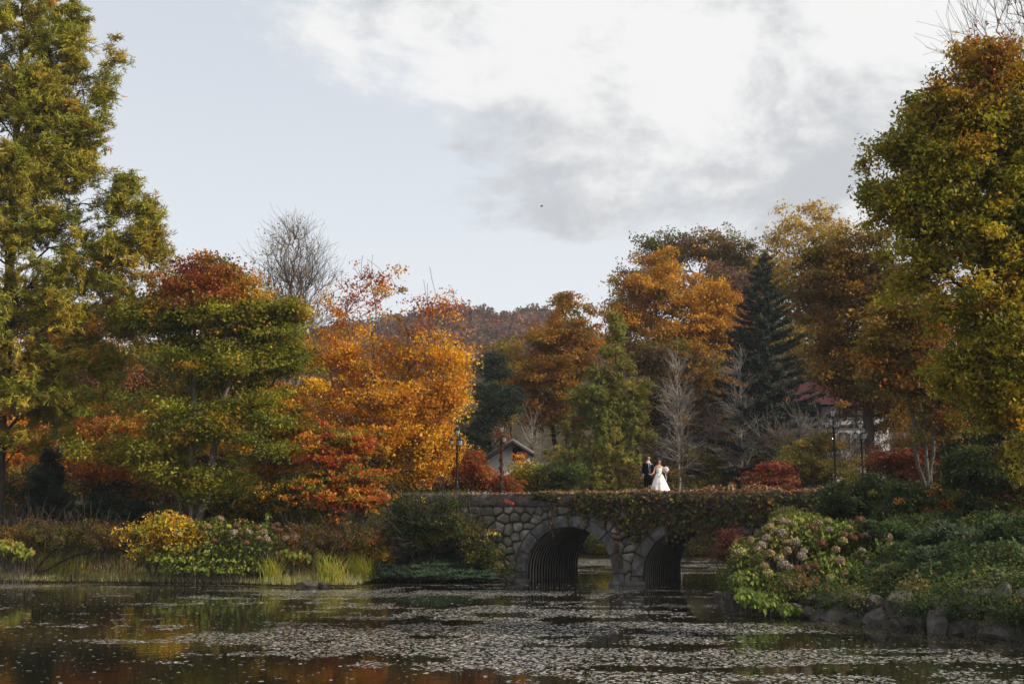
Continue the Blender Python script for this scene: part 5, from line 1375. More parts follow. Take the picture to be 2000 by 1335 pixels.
# ------------------------------------------------------------------ hydrangeas
def hyd_leaf_mesh(col, seed):
    r = np.random.default_rng(seed); b = Buf()
    # folded pointed leaf, 8 faces
    t = np.array([0, .18, .5, .8, 1.0]); w = np.array([0.02, .22, .28, .15, .0])
    z = -.35 * t ** 2
    Lf = np.stack([t, w, z + .08], 1); Md = np.stack([t, w * 0, z], 1); Rt = np.stack([t, -w, z + .08], 1)
    V = np.concatenate([Lf, Md, Rt]); n = 5; i = np.arange(4)
    f = np.concatenate([np.stack([i, i + 1, i + 1 + n, i + n], 1), np.stack([i + n, i + 1 + n, i + 1 + 2 * n, i + 2 * n], 1)])
    b.add(V, f, np.tile(col, (len(V), 1)))
    return b.mesh('leaf', M['leaf'], True, True)
def head_mesh(col, col2, seed):
    b = Buf(); n = 150; d = rdir(n); d[:, 2] = np.maximum(d[:, 2], -.55)
    P = d * rng.uniform(.72, 1.0, (n, 1)) * np.array([1, 1, .82])
    c = np.where(rng.uniform(size=(n, 1)) < .5, np.array(col), np.array(col2))
    leaf_quads(b, P, .34, .32, unit(d + rng.normal(size=(n, 3)) * .35), rdir(n), jitter_cols(c, .22), .1)
    # inner core so it is not hollow
    th = np.linspace(-PI / 2, PI / 2, 5)
    lathe(b, [(max(.001, .62 * math.cos(a)), .5 * math.sin(a)) for a in th], (0, 0, 0), 8)
    me = b.mesh('flower_head', M['petal'], False, True)
    return me
PALE = ((0.38, 0.31, 0.235), (0.24, 0.175, 0.125)); RUSTH = ((0.20, 0.085, 0.04), (0.13, 0.055, 0.03)); LIMEH = ((0.34, 0.36, 0.10), (0.28, 0.24, 0.09)); TANH = ((0.26, 0.17, 0.09), (0.36, 0.27, 0.13))
HM = {k: [head_mesh(c[0], c[1], 3 + j) for j in range(2)] for k, c in dict(p=PALE, r=RUSTH, l=LIMEH, t=TANH).items()}
LC = [(0.15, 0.21, 0.03), (0.21, 0.26, 0.035), (0.10, 0.15, 0.028), (0.30, 0.30, 0.045)]
LM = [hyd_leaf_mesh(c, i) for i, c in enumerate(LC)]
LY = [hyd_leaf_mesh(c, i) for i, c in enumerate([(0.42, 0.28, 0.03), (0.30, 0.28, 0.04), (0.16, 0.20, .03)])]
def hydrangea(name, label, Yf, Yb, heads, blobs, nleaf, ntop, hsize, lsize, lm, pal, group=None):
    cx = np.mean([b_[0] for b_ in blobs]); Ym = (Yf + Yb) / 2
    bx = (cx - 1000) / F * Ym; bz = hz(bx, Ym)
    root = empty(name, (bx, Ym, bz), label, 'shrub', group)
    stems = Buf(); lb = Buf()
    pys = np.array([b_[1] for b_ in blobs]); p_lo, p_hi = pys.max() + 20, pys.min() - 20
    def depth(py): return Yf + (Yb - Yf) * np.clip((p_lo - py) / (p_lo - p_hi), 0, 1)
    for (px, py, c) in heads:
        q = at(px, py, depth(py) - .95)
        o = put('flower_head', HM[c][random.randrange(2)], root, tuple(q), (random.uniform(-.5, .3), random.uniform(-.5, .5), random.uniform(0, 6)), (hsize * random.uniform(.8, 1.25),) * 3)
        o['label'] = {'p': 'faded pink-white flower head', 'r': 'dried rust-brown flower head', 'l': 'lime green flower head', 't': 'tan flower head'}[c]
        g = np.array([q[0] + random.uniform(-.2, .2), q[1] + .25, hz(q[0], q[1] + .25)])
        mid = (q + g) / 2 + np.array([0, .12, .1])
        polytube(stems, [g, mid, q], [.012, .009, .006], 4)
    # leaf clouds
    P, D = [], []
    ar = np.array([b_[2] * b_[3] for b_ in blobs], float); ar /= ar.sum()
    for bl, a_ in zip(blobs, ar):
        m = int(nleaf * a_)
        q = rdir(m) * (rng.uniform(0, 1, m) ** .4)[:, None]
        pyv = bl[1] - q[:, 2] * bl[3]; pxv = bl[0] + q[:, 0] * bl[2]
        dep = depth(bl[1]) + q[:, 1] * .75
        for i in range(m): P.append(at(pxv[i], pyv[i], dep[i])); D.append(q[i])
    P = np.array(P); D = np.array(D)
    hh = height(P[:, :2]); ok = P[:, 2] > np.maximum(hh, 0.02) - .05; P = P[ok]; D = D[ok]; n = len(P)
    front = np.argsort(-( -D[:, 1] + .4 * D[:, 2] + rng.normal(size=n) * .35))
    # a front selection becomes single leaves, the others one mass
    single = front[:ntop]; rest = front[ntop:]
    for i in single:
        yaw = math.atan2(D[i, 1] - .7, D[i, 0] + rng.normal() * .6); s_ = lsize * rng.uniform(.7, 1.3)
        put('leaf', lm[int(snoise(P[i:i + 1], .5, 5)[0] * len(lm) * .999)], root, tuple(P[i]), (rng.normal() * .3, rng.uniform(.2, .9), yaw), (s_, s_, s_))
    m = len(rest)
    nrm = unit(rng.normal(size=(m, 3)) * .6 + np.array([0, -.35, .8])); ax = unit(D[rest] * np.array([1, 1, .2]) + np.array([0, -.3, -.5]) + rdir(m) * .5)
    leaf_quads(lb, P[rest], lsize * rng.uniform(.6, 1.1, m), lsize * .62 * rng.uniform(.6, 1.1, m), nrm, ax, jitter_cols(pick(pal, P[rest], 7, .5, .7), .18), .12)
    for i in rest[::9]:
        q = P[i]; g = np.array([q[0] + rng.normal() * .15, q[1] + .2, max(hz(q[0], q[1]), 0) - .02]); polytube(stems, [g, (g + q) / 2 + [0, .05, .06], q], [.011, .008, .005], 3)
    stems.build('stems', M['bark_grey'], root, stuff=True); lb.build('foliage', M['leaf'], root, color=True, stuff=True)
heads_r = [(1532, 1018, 'p'), (1550, 1023, 'l'), (1585, 1031, 'r'), (1617, 1017, 'l'), (1619, 1034, 'p'), (1658, 1031, 'l'), (1679, 1016, 'r'), (1692, 1022, 'p'), (1648, 1044, 'r'), (1667, 1050, 'r'), (1683, 1047, 'r'), (1700, 1038, 'p'), (1694, 1046, 'p'), (1735, 1051, 'p'), (1646, 1056, 'l'),
           (1732, 1076, 'l'), (1632, 1073, 't'), (1683, 1074, 'p'), (1696, 1099, 'p'), (1527, 1040, 'p'), (1513, 1036, 't'), (1552, 1059, 'p'), (1536, 1058, 't'), (1570, 1076, 'p'), (1566, 1086, 'p'), (1487, 1064, 'p'), (1478, 1072, 't'), (1503, 1080, 't'), (1538, 1075, 't'), (1521, 1090, 't'), (1530, 1101, 'p'), (1493, 1105, 't'),
           (1500, 1119, 'l'), (1542, 1108, 'p'), (1558, 1113, 'r'), (1575, 1108, 'r'), (1592, 1105, 'r'), (1650, 1119, 't'), (1540, 1139, 't'), (1576, 1140, 'r'), (1590, 1132, 'r'), (1612, 1152, 'r'), (1621, 1128, 'l'), (1447, 1079, 'l'), (1467, 1054, 't'), (1530, 1135, 'r'), (1563, 1127, 'r'), (1497, 1050, 'p'), (1640, 1095, 't'), (1605, 1060, 'r'), (1597, 1022, 't'), (1502, 1030, 't')]
hydrangea('hydrangea_bush', 'big overgrown hydrangea with faded pink, rust and lime heads on the right bank point', 34.8, 38.5, heads_r,
          [(1460, 1090, 42, 45), (1520, 1060, 50, 42), (1590, 1060, 60, 42), (1660, 1060, 60, 40), (1720, 1070, 35, 30), (1480, 1140, 50, 35), (1550, 1150, 55, 38), (1620, 1120, 60, 45), (1690, 1110, 45, 35), (1450, 1140, 30, 30), (1500, 1170, 50, 18), (1560, 1020, 60, 20), (1650, 1030, 60, 20)],
          10500, 280, .155, .155, LM, [(2, (0.115, 0.15, 0.026)), (1.2, (0.17, 0.2, 0.03)), (1.4, (0.07, 0.10, 0.02)), (.5, (0.25, 0.22, .05)), (.5, BROWN)])
heads_l = [(430, 1012, 't'), (462, 1026, 'r'), (478, 1018, 'r'), (486, 1038, 'p'), (500, 1030, 'r'), (456, 1040, 'p'), (470, 1042, 'r'), (520, 1052, 'p'), (533, 1030, 'r'), (541, 1024, 'r'), (546, 1036, 'r'), (505, 1050, 't'), (515, 1040, 't'), (405, 1028, 't'), (417, 1055, 'r'), (350, 1043, 't'), (558, 1050, 'p'), (575, 1050, 't'), (480, 1060, 'r')]
hydrangea('hydrangea_bush', 'lime-leaved hydrangea row with brown heads on the left bank', 49.3, 51.0, heads_l,
          [(380, 1040, 35, 28), (420, 1035, 40, 26), (470, 1040, 45, 28), (520, 1045, 40, 26), (400, 1070, 50, 20), (480, 1075, 60, 20), (540, 1070, 35, 20), (525, 1010, 8, 14), (350, 1035, 25, 20), (400, 1095, 60, 16), (480, 1098, 60, 14), (330, 1092, 50, 14), (430, 1112, 140, 10)],
          5200, 190, .17, .165, [LM[1], LM[3], LM[0], LM[1]], [(2, (0.17, 0.22, 0.03)), (1.2, (0.24, 0.27, 0.035)), (1.4, (0.09, 0.12, 0.02)), (.4, OCHRE)])
hydrangea('hosta_plant', 'yellowing broad-leaved plant low on the far left bank', 49.8, 50.6, [], [(15, 1070, 40, 18), (45, 1080, 25, 12)], 500, 60, .1, .26, LY, [(1, (.36, .25, .04)), (1, (.2, .17, .04))])
hydrangea('hosta_plant', 'golden wilted broad-leaved plant right of the hydrangea row', 49.4, 50.0, [], [(580, 1085, 28, 16), (560, 1080, 18, 12)], 360, 60, .1, .24, LY, [(1, (.42, .25, .04)), (1, (.3, .15, .04))])
hydrangea('water_weed', 'fresh green broad-leaved plant spilling to the water below the big hydrangea', 34.0, 34.8, [], [(1490, 1175, 35, 22), (1540, 1190, 30, 12), (1455, 1165, 20, 20)], 700, 70, .1, .17, [LM[1], LM[0]], [(1, (.13, .19, .03)), (1, (.08, .12, .02))])
# small burgundy shrub between the arch and the hydrangea
shrub('barberry_shrub', 'wine-red wispy shrub hanging by the right arch', 1512, 45.4, [(1425, 1060, 26, 26), (1440, 1090, 22, 20), (1410, 1080, 18, 16)], [(1.4, (0.12, 0.03, 0.03)), (1, (0.16, 0.06, 0.035)), (.6, BROWN)], 4600, 80, (.07, .05), .22, seed=150)
shrub('feathery_shrub', 'feathery yellow-green shrub behind the top of the big hydrangea', 1555, 41, [(1545, 1010, 36, 16), (1575, 1020, 30, 14)], [(1, (0.2, 0.2, .05)), (1, (.14, .15, .035))], 3600, 70, (.09, .03), .2, seed=151)
shrub('yellow_shrub', 'bright yellow-green shrub on the far bank seen through the left arch', 1170, 78.5, [(1165, 1055, 18, 18), (1185, 1050, 16, 18), (1172, 1072, 20, 8)], [(2, (.4, .33, .03)), (1, LIME)], 2600, 60, (.13, .09), .3, seed=152)
shrub('dark_shrub', 'dark shrub on the far bank seen through the right arch', 1400, 77, [(1395, 1055, 40, 25), (1440, 1060, 40, 22), (1360, 1070, 30, 12), (1480, 1050, 40, 25)], [(2, DGREEN), (1, OLIVE), (.4, RUST)], 3200, 60, (.13, .09), .3, seed=153)
shrub('green_shrub', 'olive shrub on the far bank between the arches', 1300, 77.5, [(1290, 1050, 50, 28), (1230, 1052, 40, 26), (1130, 1050, 40, 26), (1260, 1072, 60, 10)], [(2, DGREEN), (1, OLIVE), (.6, OCHRE)], 6000, 80, (.13, .09), .35, seed=154)

# fence at the left
fr = empty('picket_fence', (at(50, 1060, 52)[0], 52, hz(at(50, 1060, 52)[0], 52)), 'low dark picket fence half hidden behind weeds at the left edge', 'fence')
xa, xb = at(-40, 1050, 52)[0], at(112, 1050, 52)[0]
zf = at(50, 1062, 52)[2]
for k in range(24):
    b = Buf(); x = xa + (xb - xa) * k / 23; box(b, (x, 52, zf + .5), (.045, .03, 1.15)); b.build('picket', M['timber'], fr)
for z in (.25, .95):
    b = Buf(); box(b, ((xa + xb) / 2, 52.03, zf + z), (xb - xa, .03, .06)); b.build('rail', M['timber'], fr)

# ------------------------------------------------------------------ floating leaves
def pads():
    b = Buf()
    n = 430000
    # sample evenly over the visible pond
    Y = np.sqrt(rng.uniform(17.5 ** 2, 76 ** 2, n * 2)); X = rng.uniform(-.5, .5, n * 2) * Y
    P2 = np.stack([X, Y], 1); d = -sdf(P2); k = d > .05; P2 = P2[k]; d = d[k]
    q = np.column_stack([P2, np.zeros(len(P2))])
    big = snoise(q * np.array([.8, 1, 1]), 2.6, 201); med = snoise(q, .85, 202); sm = snoise(q, .3, 203)
    px = P2[:, 0] / P2[:, 1] * F + 1000; py = 1000 + 3 / P2[:, 1] * F
    st = snoise(q * np.array([.26, 1.0, 1]), .62, 205)
    dens = .36 * big + .20 * med + .14 * sm + .36 * st
    # open dark water in the left middle and right lower parts, thick mats in the middle
    bias = .05 * np.ones(len(P2))
    bias += .05 * np.exp(-((px - 1150) / 330) ** 2) * sstep(py, 1140, 1180)
    bias += .10 * np.exp(-((px - 1000) / 300) ** 2 - ((py - 1145) / 22) ** 2)
    bias -= .22 * np.exp(-((px - 330) / 420) ** 2 - ((py - 1200) / 38) ** 2)
    bias -= .16 * np.exp(-((px - 1750) / 330) ** 2 - ((py - 1290) / 50) ** 2)
    bias -= .07 * sstep(px, 1350, 1700) * sstep(py, 1190, 1240)
    bias += .02 * sstep(py, 1255, 1300) * (px < 1500)
    bias += .25 * np.exp(-(d / .55) ** 2) * (px < 760)
    bias += .34 * np.exp(-(d / 2.1) ** 2) * (px > 1390) * (py > 1155)
    bias += .12 * (P2[:, 1] > 58)
    bias -= .5 * ((P2[:, 1] > 50) & (P2[:, 1] < 58))
    prob = sstep(dens + bias, .585, .70)
    keep = rng.uniform(size=len(P2)) < prob * .60 + .02
    P2 = P2[keep]; d = d[keep]; px = px[keep]; py = py[keep]; prob = prob[keep]
    n = len(P2)
    r = .018 + .045 * rng.uniform(0, 1, n) ** 2.2
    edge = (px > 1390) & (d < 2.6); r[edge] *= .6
    K = 4; th = np.arange(K) * 2 * PI / K
    ph = rng.uniform(0, 6.28, n)[:, None]
    el = rng.uniform(.7, 1.0, n)[:, None]
    cx = np.cos(th[None] ) ; sx = np.sin(th[None]) * el
    xx = (cx * np.cos(ph) - sx * np.sin(ph)) * r[:, None]; yy = (cx * np.sin(ph) + sx * np.cos(ph)) * r[:, None]
    tilt = rng.normal(size=(n, 2)) * .035
    zz = .007 + rng.uniform(0, .006, n)[:, None] + xx * tilt[:, :1] + yy * tilt[:, 1:]
    V = np.stack([P2[:, :1] + xx, P2[:, 1:] + yy, np.maximum(zz, .003)], 2).reshape(-1, 3)
    f = np.arange(n * K).reshape(-1, K)
    q = np.column_stack([P2, np.zeros(n)])
    col = pick([(2.4, (0.36, 0.35, 0.335)), (2, (0.27, 0.26, 0.24)), (1.2, (0.15, 0.145, 0.10)), (.8, (0.46, 0.45, 0.43)), (.6, (.20, .15, .10))], q, 210, 2.0, 1.2)  # pale greys put the sky's sheen into the leaf colour
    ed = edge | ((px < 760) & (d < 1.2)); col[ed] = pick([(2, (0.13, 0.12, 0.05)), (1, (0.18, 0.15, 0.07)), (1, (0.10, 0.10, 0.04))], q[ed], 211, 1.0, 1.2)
    odd = rng.uniform(size=n) < .012; col[odd] = (0.36, 0.22, 0.09)
    odd = rng.uniform(size=n) < .004; col[odd] = (0.36, 0.1, 0.05)
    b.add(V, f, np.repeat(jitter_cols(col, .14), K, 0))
    print('pads', n)
    tag(b.build('floating_leaves', M['pad'], color=True), 'thousands of small floating leaves, paled by painted sky sheen, matted over the pond', 'water plants', kind='stuff')
pads()

# ------------------------------------------------------------------ people
def skin_mesh(name, pts, edges, rad, mat, parent, levels=2):
    me = bpy.data.meshes.new(name); me.from_pydata([tuple(p) for p in pts], edges, []); me.update()
    o = bpy.data.objects.new(name, me); C.objects.link(o)
    md = o.modifiers.new('skin', 'SKIN'); md.use_smooth_shade = True
    for i, v in enumerate(me.skin_vertices[0].data):
        r = rad[i]; v.radius = (r, r) if not isinstance(r, tuple) else r
        v.use_root = (i == 0)
    ss = o.modifiers.new('sub', 'SUBSURF'); ss.levels = levels; ss.render_levels = levels
    dg = bpy.context.evaluated_depsgraph_get(); dg.update()
    em = bpy.data.meshes.new_from_object(o.evaluated_get(dg)); em.name = name
    o.modifiers.clear(); o.data = em; em.materials.clear(); em.materials.append(mat)
    for p in em.polygons: p.use_smooth = True
    o.parent = parent
    return o
def ball(name, c, r, mat, parent, seg=12):
    b = Buf(); th = np.linspace(-PI / 2, PI / 2, seg // 2 + 2)
    lathe(b, [(max(.0005, math.cos(a)), math.sin(a)) for a in th], (0, 0, 0), seg)
    me = b.mesh(name, mat, True); o = bpy.data.objects.new(name, me); C.objects.link(o); o.location = c; o.scale = r if isinstance(r, tuple) else (r,) * 3; o.parent = parent
    return o
def fingers(pts, ed, rad, hi, hp, d, side, k=1.0):
    """append four fingers and a thumb to the body chain; hi index of the hand vertex"""
    d = Vector(d).normalized(); side = Vector(side).normalized()
    palm = len(pts); pts.append(tuple(Vector(hp) + d * .045 * k)); ed.append((hi, palm)); rad.append((.033 * k, .02 * k))
    for j, (o_, ln) in enumerate(((-.028, .062), (-.010, .072), (.009, .068), (.027, .052))):
        b0 = Vector(hp) + d * .085 * k + side * o_ * k
        b1 = b0 + d * ln * .55 * k + Vector((0, .008, 0)); b2 = b1 + d * ln * .45 * k + Vector((0, .018, 0))
        i = len(pts); pts += [tuple(b0), tuple(b1), tuple(b2)]; ed += [(palm, i), (i, i + 1), (i + 1, i + 2)]; rad += [.0105 * k, .009 * k, .0075 * k]
    i = len(pts); t0 = Vector(hp) + d * .03 * k - side * .04 * k; pts += [tuple(t0), tuple(t0 + d * .045 * k - side * .012 * k)]; ed += [(palm, i), (i, i + 1)]; rad += [.0125 * k, .009 * k]

def head_parts(root, hc, k, turn, hairmat, female=False):
    """nose, eyes, mouth, ears and hair; head centre hc, scale k, turn = facing azimuth (0 = towards -Y)"""
    f = Vector((math.sin(turn), -math.cos(turn), 0)); r = Vector((math.cos(turn), math.sin(turn), 0)); hc = Vector(hc)
    for sx in (-1, 1):
        ball('eye', hc + f * .088 * k + r * sx * .031 * k + Vector((0, 0, .012 * k)), (.011 * k, .008 * k, .007 * k), M['eye'], root, 8)
        ball('ear', hc + r * sx * .078 * k + Vector((0, 0, -.005)), (.012 * k, .018 * k, .028 * k), M['skin'], root, 8)
        ball('eyebrow', hc + f * .092 * k + r * sx * .031 * k + Vector((0, 0, .033 * k)), (.019 * k, .005 * k, .004 * k), M['hair'], root, 8)
    ball('nose', hc + f * .102 * k + Vector((0, 0, -.014 * k)), (.011 * k, .016 * k, .020 * k), M['skin'], root, 8)
    ball('mouth', hc + f * .093 * k + Vector((0, 0, -.047 * k)), (.024 * k, .007 * k, .008 * k), M['lip'], root, 8)
    # hair shell
    b = Buf(); n1_, n2_ = 14, 18; V = []
    for i in range(n1_ + 1):
        a = i / n1_ * PI * .68
        for j in range(n2_):
            az = j / n2_ * 2 * PI
            dv = Vector((math.sin(a) * math.cos(az), math.sin(a) * math.sin(az), math.cos(a)))
            fr = dv.dot(f)
            lim = PI * (.36 if fr > .25 else .68) if True else 0
            aa = min(a, PI * (.30 if dv.dot(f) / max(math.sin(a), .01) > .45 else .66))
            dv = Vector((math.sin(aa) * math.cos(az), math.sin(aa) * math.sin(az), math.cos(aa)))
            rr = 1 + .07 * mnoise.noise(dv * 5)
            V.append(hc + Vector((dv.x * .096, dv.y * .106, dv.z * .130)) * k * rr + Vector((0, 0, .004)))
    f_ = []
    for i in range(n1_):
        for j in range(n2_): f_.append([i * n2_ + j, (i + 1) * n2_ + j, (i + 1) * n2_ + (j + 1) % n2_, i * n2_ + (j + 1) % n2_])
    b.add(np.array([tuple(v) for v in V]), f_); me = b.mesh('hair', hairmat, True); o = bpy.data.objects.new('hair', me); C.objects.link(o); o.parent = root
    if female: ball('hair_bun', hc - f * .09 * k + Vector((0, 0, .03)), (.05, .05, .045), hairmat, root)

DZ = 3.62
def groom():
    g = at(1266, 965, 49.6)
    root = empty('person', (g[0], 49.6, DZ), 'groom in a long black tailcoat and green tie standing beside the bride', 'person')
    # local frame: -Y towards the camera, body turned a little to +X
    H = lambda *a: tuple(a)
    pts = [(0, 0, .95), (0, 0, 1.1), (.005, 0, 1.27), (.01, 0, 1.42), (.015, -.005, 1.53), (.02, -.01, 1.60), (.022, -.02, 1.67), (.022, -.018, 1.755),
           (-.165, 0, 1.43), (-.21, .02, 1.17), (-.215, -.03, .93),            # right arm (viewer left)
           (.175, 0, 1.43), (.245, -.01, 1.17), (.20, -.16, 1.03),              # left arm bent
           (-.09, 0, .88), (-.10, -.03, .50), (-.11, .02, .09), (-.115, -.12, .04),
           (.09, 0, .88), (.12, -.02, .50), (.14, .06, .09), (.15, -.08, .04)]
    ed = [(0, 1), (1, 2), (2, 3), (3, 4), (4, 5), (5, 6), (6, 7), (3, 8), (8, 9), (9, 10), (3, 11), (11, 12), (12, 13), (0, 14), (14, 15), (15, 16), (16, 17), (0, 18), (18, 19), (19, 20), (20, 21)]
    rad = [(.15, .11), (.12, .09), (.125, .095), (.10, .075), .055, .06, (.083, .09), (.07, .085), .045, .036, .027, .045, .036, .027, .085, .06, .042, .035, .085, .06, .042, .035]
    fingers(pts, ed, rad, 10, pts[10], (0, -.05, -1), (1, .2, 0)); fingers(pts, ed, rad, 13, pts[13], (.35, -.9, 0), (0, 0, 1))
    skin_mesh('body', pts, ed, rad, M['skin'], root)
    p2 = [(0, 0, 1.0), (0, 0, 1.15), (.005, 0, 1.3), (.01, .005, 1.45), (-.16, 0, 1.43), (-.212, .02, 1.17), (-.217, -.025, .985), (.17, 0, 1.43), (.248, -.01, 1.17), (.21, -.13, 1.045), (0, 0, .85), (.0, .01, .56)]
    e2 = [(0, 1), (1, 2), (2, 3), (3, 4), (4, 5), (5, 6), (3, 7), (7, 8), (8, 9), (0, 10), (10, 11)]
    r2 = [(.18, .14), (.16, .13), (.175, .135), (.145, .11), .078, .064, .052, .085, .064, .052, (.20, .15), (.21, .15)]
    skin_mesh('tailcoat', p2, e2, r2, M['suit'], root)
    p3 = [(0, 0, .97), (-.09, 0, .86), (-.10, -.03, .50), (-.11, .02, .10), (.09, 0, .86), (.12, -.02, .50), (.14, .06, .10)]
    skin_mesh('trousers', p3, [(0, 1), (1, 2), (2, 3), (0, 4), (4, 5), (5, 6)], [.15, .10, .085, .072, .10, .085, .072], M['suit'], root)
    # shirt front, waistcoat, tie, boutonniere, shoes
    b = Buf(); b.add([(-.045, -.125, 1.50), (.085, -.128, 1.50), (.04, -.163, 1.20), (.0, -.163, 1.20), (.02, -.145, 1.50), (.02, -.172, 1.30)], [[0, 3, 5, 4]]); b.add([(-.045, -.125, 1.50), (.085, -.128, 1.50), (.04, -.163, 1.20), (.0, -.163, 1.20), (.02, -.145, 1.50), (.02, -.172, 1.30)], [[4, 5, 2, 1]])
    o = bpy.data.objects.new('shirt', b.mesh('shirt', M['shirt'])); C.objects.link(o); o.parent = root
    b = Buf(); V = [(-.03, -.15, 1.30), (.07, -.15, 1.30), (.06, -.172, 1.06), (-.01, -.172, 1.06), (.02, -.18, 1.2)]
    b.add(V, [[0, 3, 4]]); b.add(V, [[4, 3, 2]]); b.add(V, [[4, 2, 1]]); o = bpy.data.objects.new('waistcoat', b.mesh('waistcoat', M['vest'])); C.objects.link(o); o.parent = root
    b = Buf(); tubes(b, [(.02, -.15, 1.49), (.02, -.165, 1.45)], [(.02, -.165, 1.45), (.022, -.185, 1.22)], [.02, .014], [.012, .03], 6); o = bpy.data.objects.new('tie', b.mesh('tie', M['tie'])); C.objects.link(o); o.parent = root
    b = Buf(); lathe(b, [(.075, 0), (.066, .05)], (.018, -.01, 1.50), 14); o = bpy.data.objects.new('collar', b.mesh('collar', M['shirt'])); C.objects.link(o); o.parent = root
    ball('boutonniere', (.115, -.15, 1.41), .035, M['satin'], root)
    for x, y in ((-.115, -.06), (.15, -.02)): ball('shoe', (x, y, .045), (.05, .14, .045), M['shoe'], root)
    b = Buf(); lathe(b, [(.050, 0), (.048, .03)], (-.215, -.028, .955), 10); o = bpy.data.objects.new('cuff', b.mesh('cuff', M['shirt'])); C.objects.link(o); o.parent = root
    head_parts(root, (.022, -.018, 1.705), 1.14, .35, M['hair'])
    root.rotation_euler = (0, 0, .25)
def bride():
    g = at(1288, 965, 49.3)
    root = empty('person', (g[0], 49.3, DZ), 'dark-haired bride in a white ball gown holding a bouquet on the bridge', 'person')
    pts = [(0, 0, .90), (0, 0, 1.03), (0, 0, 1.17), (0, .005, 1.29), (.0, -.002, 1.39), (.01, -.01, 1.44), (.012, -.02, 1.50), (.012, -.015, 1.585),
           (-.155, 0, 1.285), (-.235, -.02, 1.06), (-.34, -.05, .96),
           (.155, 0, 1.285), (.20, -.05, 1.07), (.18, -.25, 1.05), (-.07, 0, .5), (-.08, 0, .08), (.07, 0, .5), (.08, 0, .08)]
    ed = [(0, 1), (1, 2), (2, 3), (3, 4), (4, 5), (5, 6), (6, 7), (3, 8), (8, 9), (9, 10), (3, 11), (11, 12), (12, 13), (0, 14), (14, 15), (0, 16), (16, 17)]
    rad = [(.14, .10), (.10, .08), (.125, .10), (.12, .075), .045, .05, (.075, .082), (.064, .078), .046, .034, .023, .046, .034, .023, .07, .04, .07, .04]
    fingers(pts, ed, rad, 10, pts[10], (-.9, -.1, .3), (0, 0, 1), .88); fingers(pts, ed, rad, 13, pts[13], (.1, -.95, .2), (0, 0, 1), .88)
    skin_mesh('body', pts, ed, rad, M['skin'], root)
    p2 = [(0, 0, .93), (0, 0, 1.03), (0, -.005, 1.18), (0, .005, 1.275), (-.10, .004, 1.33), (.10, .004, 1.33)]
    skin_mesh('bodice', p2, [(0, 1), (1, 2), (2, 3), (3, 4), (3, 5)], [(.15, .115), (.118, .095), (.145, .118), (.135, .088), .038, .038], M['satin'], root)
    # skirt with folds
    b = Buf(); zs_ = np.linspace(1.0, .01, 16); N_ = 48; th = np.arange(N_) * 2 * PI / N_; rows = []
    for z in zs_:
        t = (1.0 - z) / .99; R = .125 + .38 * t ** .85
        fold = 1 + .085 * t * np.sin(th * 11 + 1.5 * math.sin(3 * t)) + .03 * t * np.sin(th * 5 + 2)
        cx = .05 * t
        rows.append(np.stack([cx + R * fold * np.cos(th), R * fold * np.sin(th) * .95 + .03 * t, np.full(N_, z)], 1))
    m = len(rows); k = np.arange(N_); k2 = (k + 1) % N_
    b.add(np.concatenate(rows), np.concatenate([np.stack([k + j * N_, k + (j + 1) * N_, k2 + (j + 1) * N_, k2 + j * N_], 1) for j in range(m - 1)]))
    o = bpy.data.objects.new('skirt', b.mesh('skirt', M['satin'], True)); C.objects.link(o); o.parent = root
    head_parts(root, (.012, -.012, 1.54), 1.06, .25, M['hair'], True)
    root.rotation_euler = (0, 0, .1)
    # bouquet
    q = Vector((g[0] + .24, 49.3 - .36, DZ + 1.13))
    bq = empty('bouquet', q, 'round bouquet of white and pink roses held by the bride', 'bouquet')
    for i in range(26):
        a = i * 2.4; r_ = .125 * math.sqrt(i / 26); zz = .10 * (1 - (r_ / .15) ** 2)
        o = ball('rose', (0, 0, 0), .032, M['petal'], None, 8); b_ = Buf(); d_ = rdir(14)
        o.location = q + Vector((r_ * math.cos(a), -zz, r_ * math.sin(a) + .03)); 
        me = o.data.copy(); me.materials.clear(); me.materials.append(M['satin'] if i % 3 else PINK); o.data = me
        o.parent = bq; o.matrix_parent_inverse = Matrix.Translation(-q)
    b = Buf(); n = 60; P = np.array(q) + rng.normal(size=(n, 3)) * np.array([.07, .04, .06]) + np.array([0, .03, -.04])
    leaf_quads(b, P, .08, .04, rdir(n), rdir(n), jitter_cols(np.tile([.10, .14, .03], (n, 1)), .2)); b.build('greenery', M['leaf'], bq, color=True)
    b = Buf(); polytube(b, [tuple(q), tuple(q + Vector((-.03, .05, -.14)))], .02, 6); b.build('stems', M['bark'], bq)
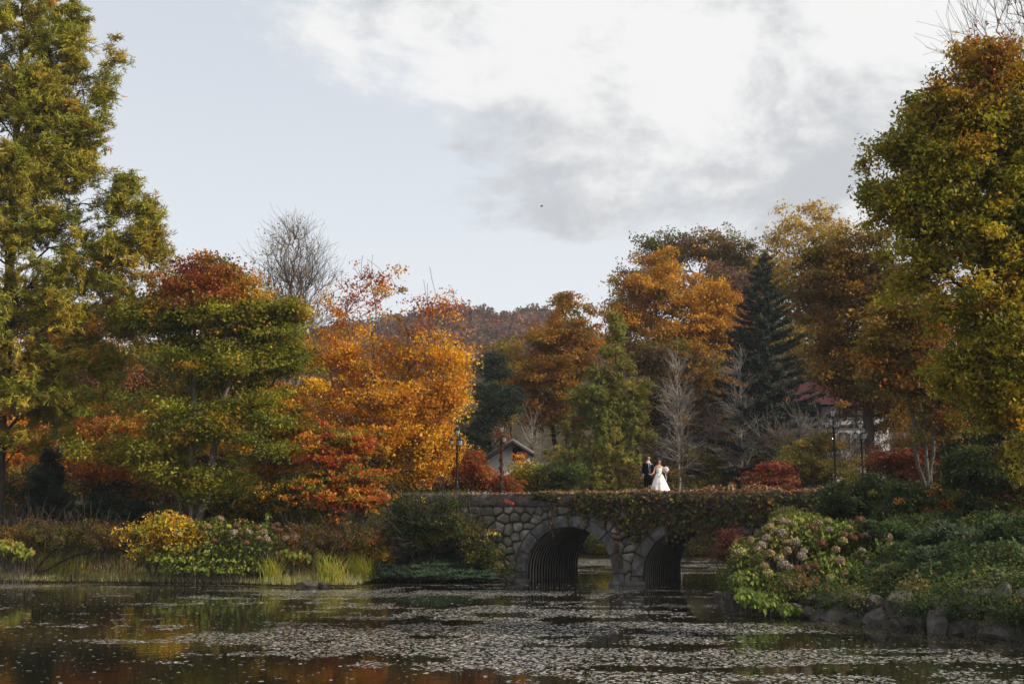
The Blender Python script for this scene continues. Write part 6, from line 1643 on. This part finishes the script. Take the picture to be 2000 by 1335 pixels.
    b = Buf(); polytube(b, [tuple(q + Vector((-.02, .0, -.1))), tuple(q + Vector((.0, -.01, -.25))), tuple(q + Vector((.02, .0, -.42)))], .012, 4); b.build('ribbon', M['satin'], bq)
PINK = plain_mat('pink_rose', (0.60, 0.30, 0.30), .7)
groom(); bride()

# bird
p = at(1058, 403, 60)
b = Buf(); polytube(b, [p + np.array([-.09, 0, .0]), p + np.array([-.03, 0, .005]), p + np.array([.04, 0, .01]), p + np.array([.09, 0, .012])], [.008, .028, .024, .006], 6)
bd = empty('bird', p, 'tiny dark bird flying in the open sky above the hill', 'bird')
b.build('body', M['bird'], bd)
for sg in (-1, 1):
    b = Buf(); V = [p + np.array([-.03, 0, .01]), p + np.array([.04, 0, .01]), p + np.array([.02, sg * .12, .05]), p + np.array([-.03, sg * .2, .03])]
    W = [v + np.array([0, 0, -.006]) for v in V]; b.add(V + W, [[0, 1, 2, 3], [7, 6, 5, 4], [0, 4, 5, 1], [1, 5, 6, 2], [2, 6, 7, 3]]); b.build('wing', M['bird'], bd)

# thin autumn haze
b = Buf(); X0, X1, Y0, Y1, Z0, Z1 = -760, 760, -120, 960, -2.2, 125
b.add([(X0, Y0, Z0), (X1, Y0, Z0), (X1, Y1, Z0), (X0, Y1, Z0), (X0, Y0, Z1), (X1, Y0, Z1), (X1, Y1, Z1), (X0, Y1, Z1)], [[0, 3, 2, 1], [4, 5, 6, 7], [0, 1, 5, 4], [1, 2, 6, 5], [2, 3, 7, 6], [3, 0, 4, 7]])
hm = bpy.data.materials.new('haze'); hm.use_nodes = True; hm.node_tree.nodes.clear()
ho = N(hm.node_tree, 'ShaderNodeOutputMaterial'); hv_ = N(hm.node_tree, 'ShaderNodeVolumePrincipled')
hv_.inputs['Color'].default_value = (0.80, 0.86, 0.97, 1); hv_.inputs['Density'].default_value = 0.00026; hv_.inputs['Anisotropy'].default_value = 0.2
L(hm.node_tree, hv_.outputs[0], ho.inputs['Volume'])
tag(b.build('haze', hm), 'thin pale haze softening the far hill', 'haze', kind='stuff')

tot = sum(len(o.data.polygons) for o in bpy.data.objects if o.type == 'MESH')
print('objects', len(bpy.data.objects), 'faces', tot)
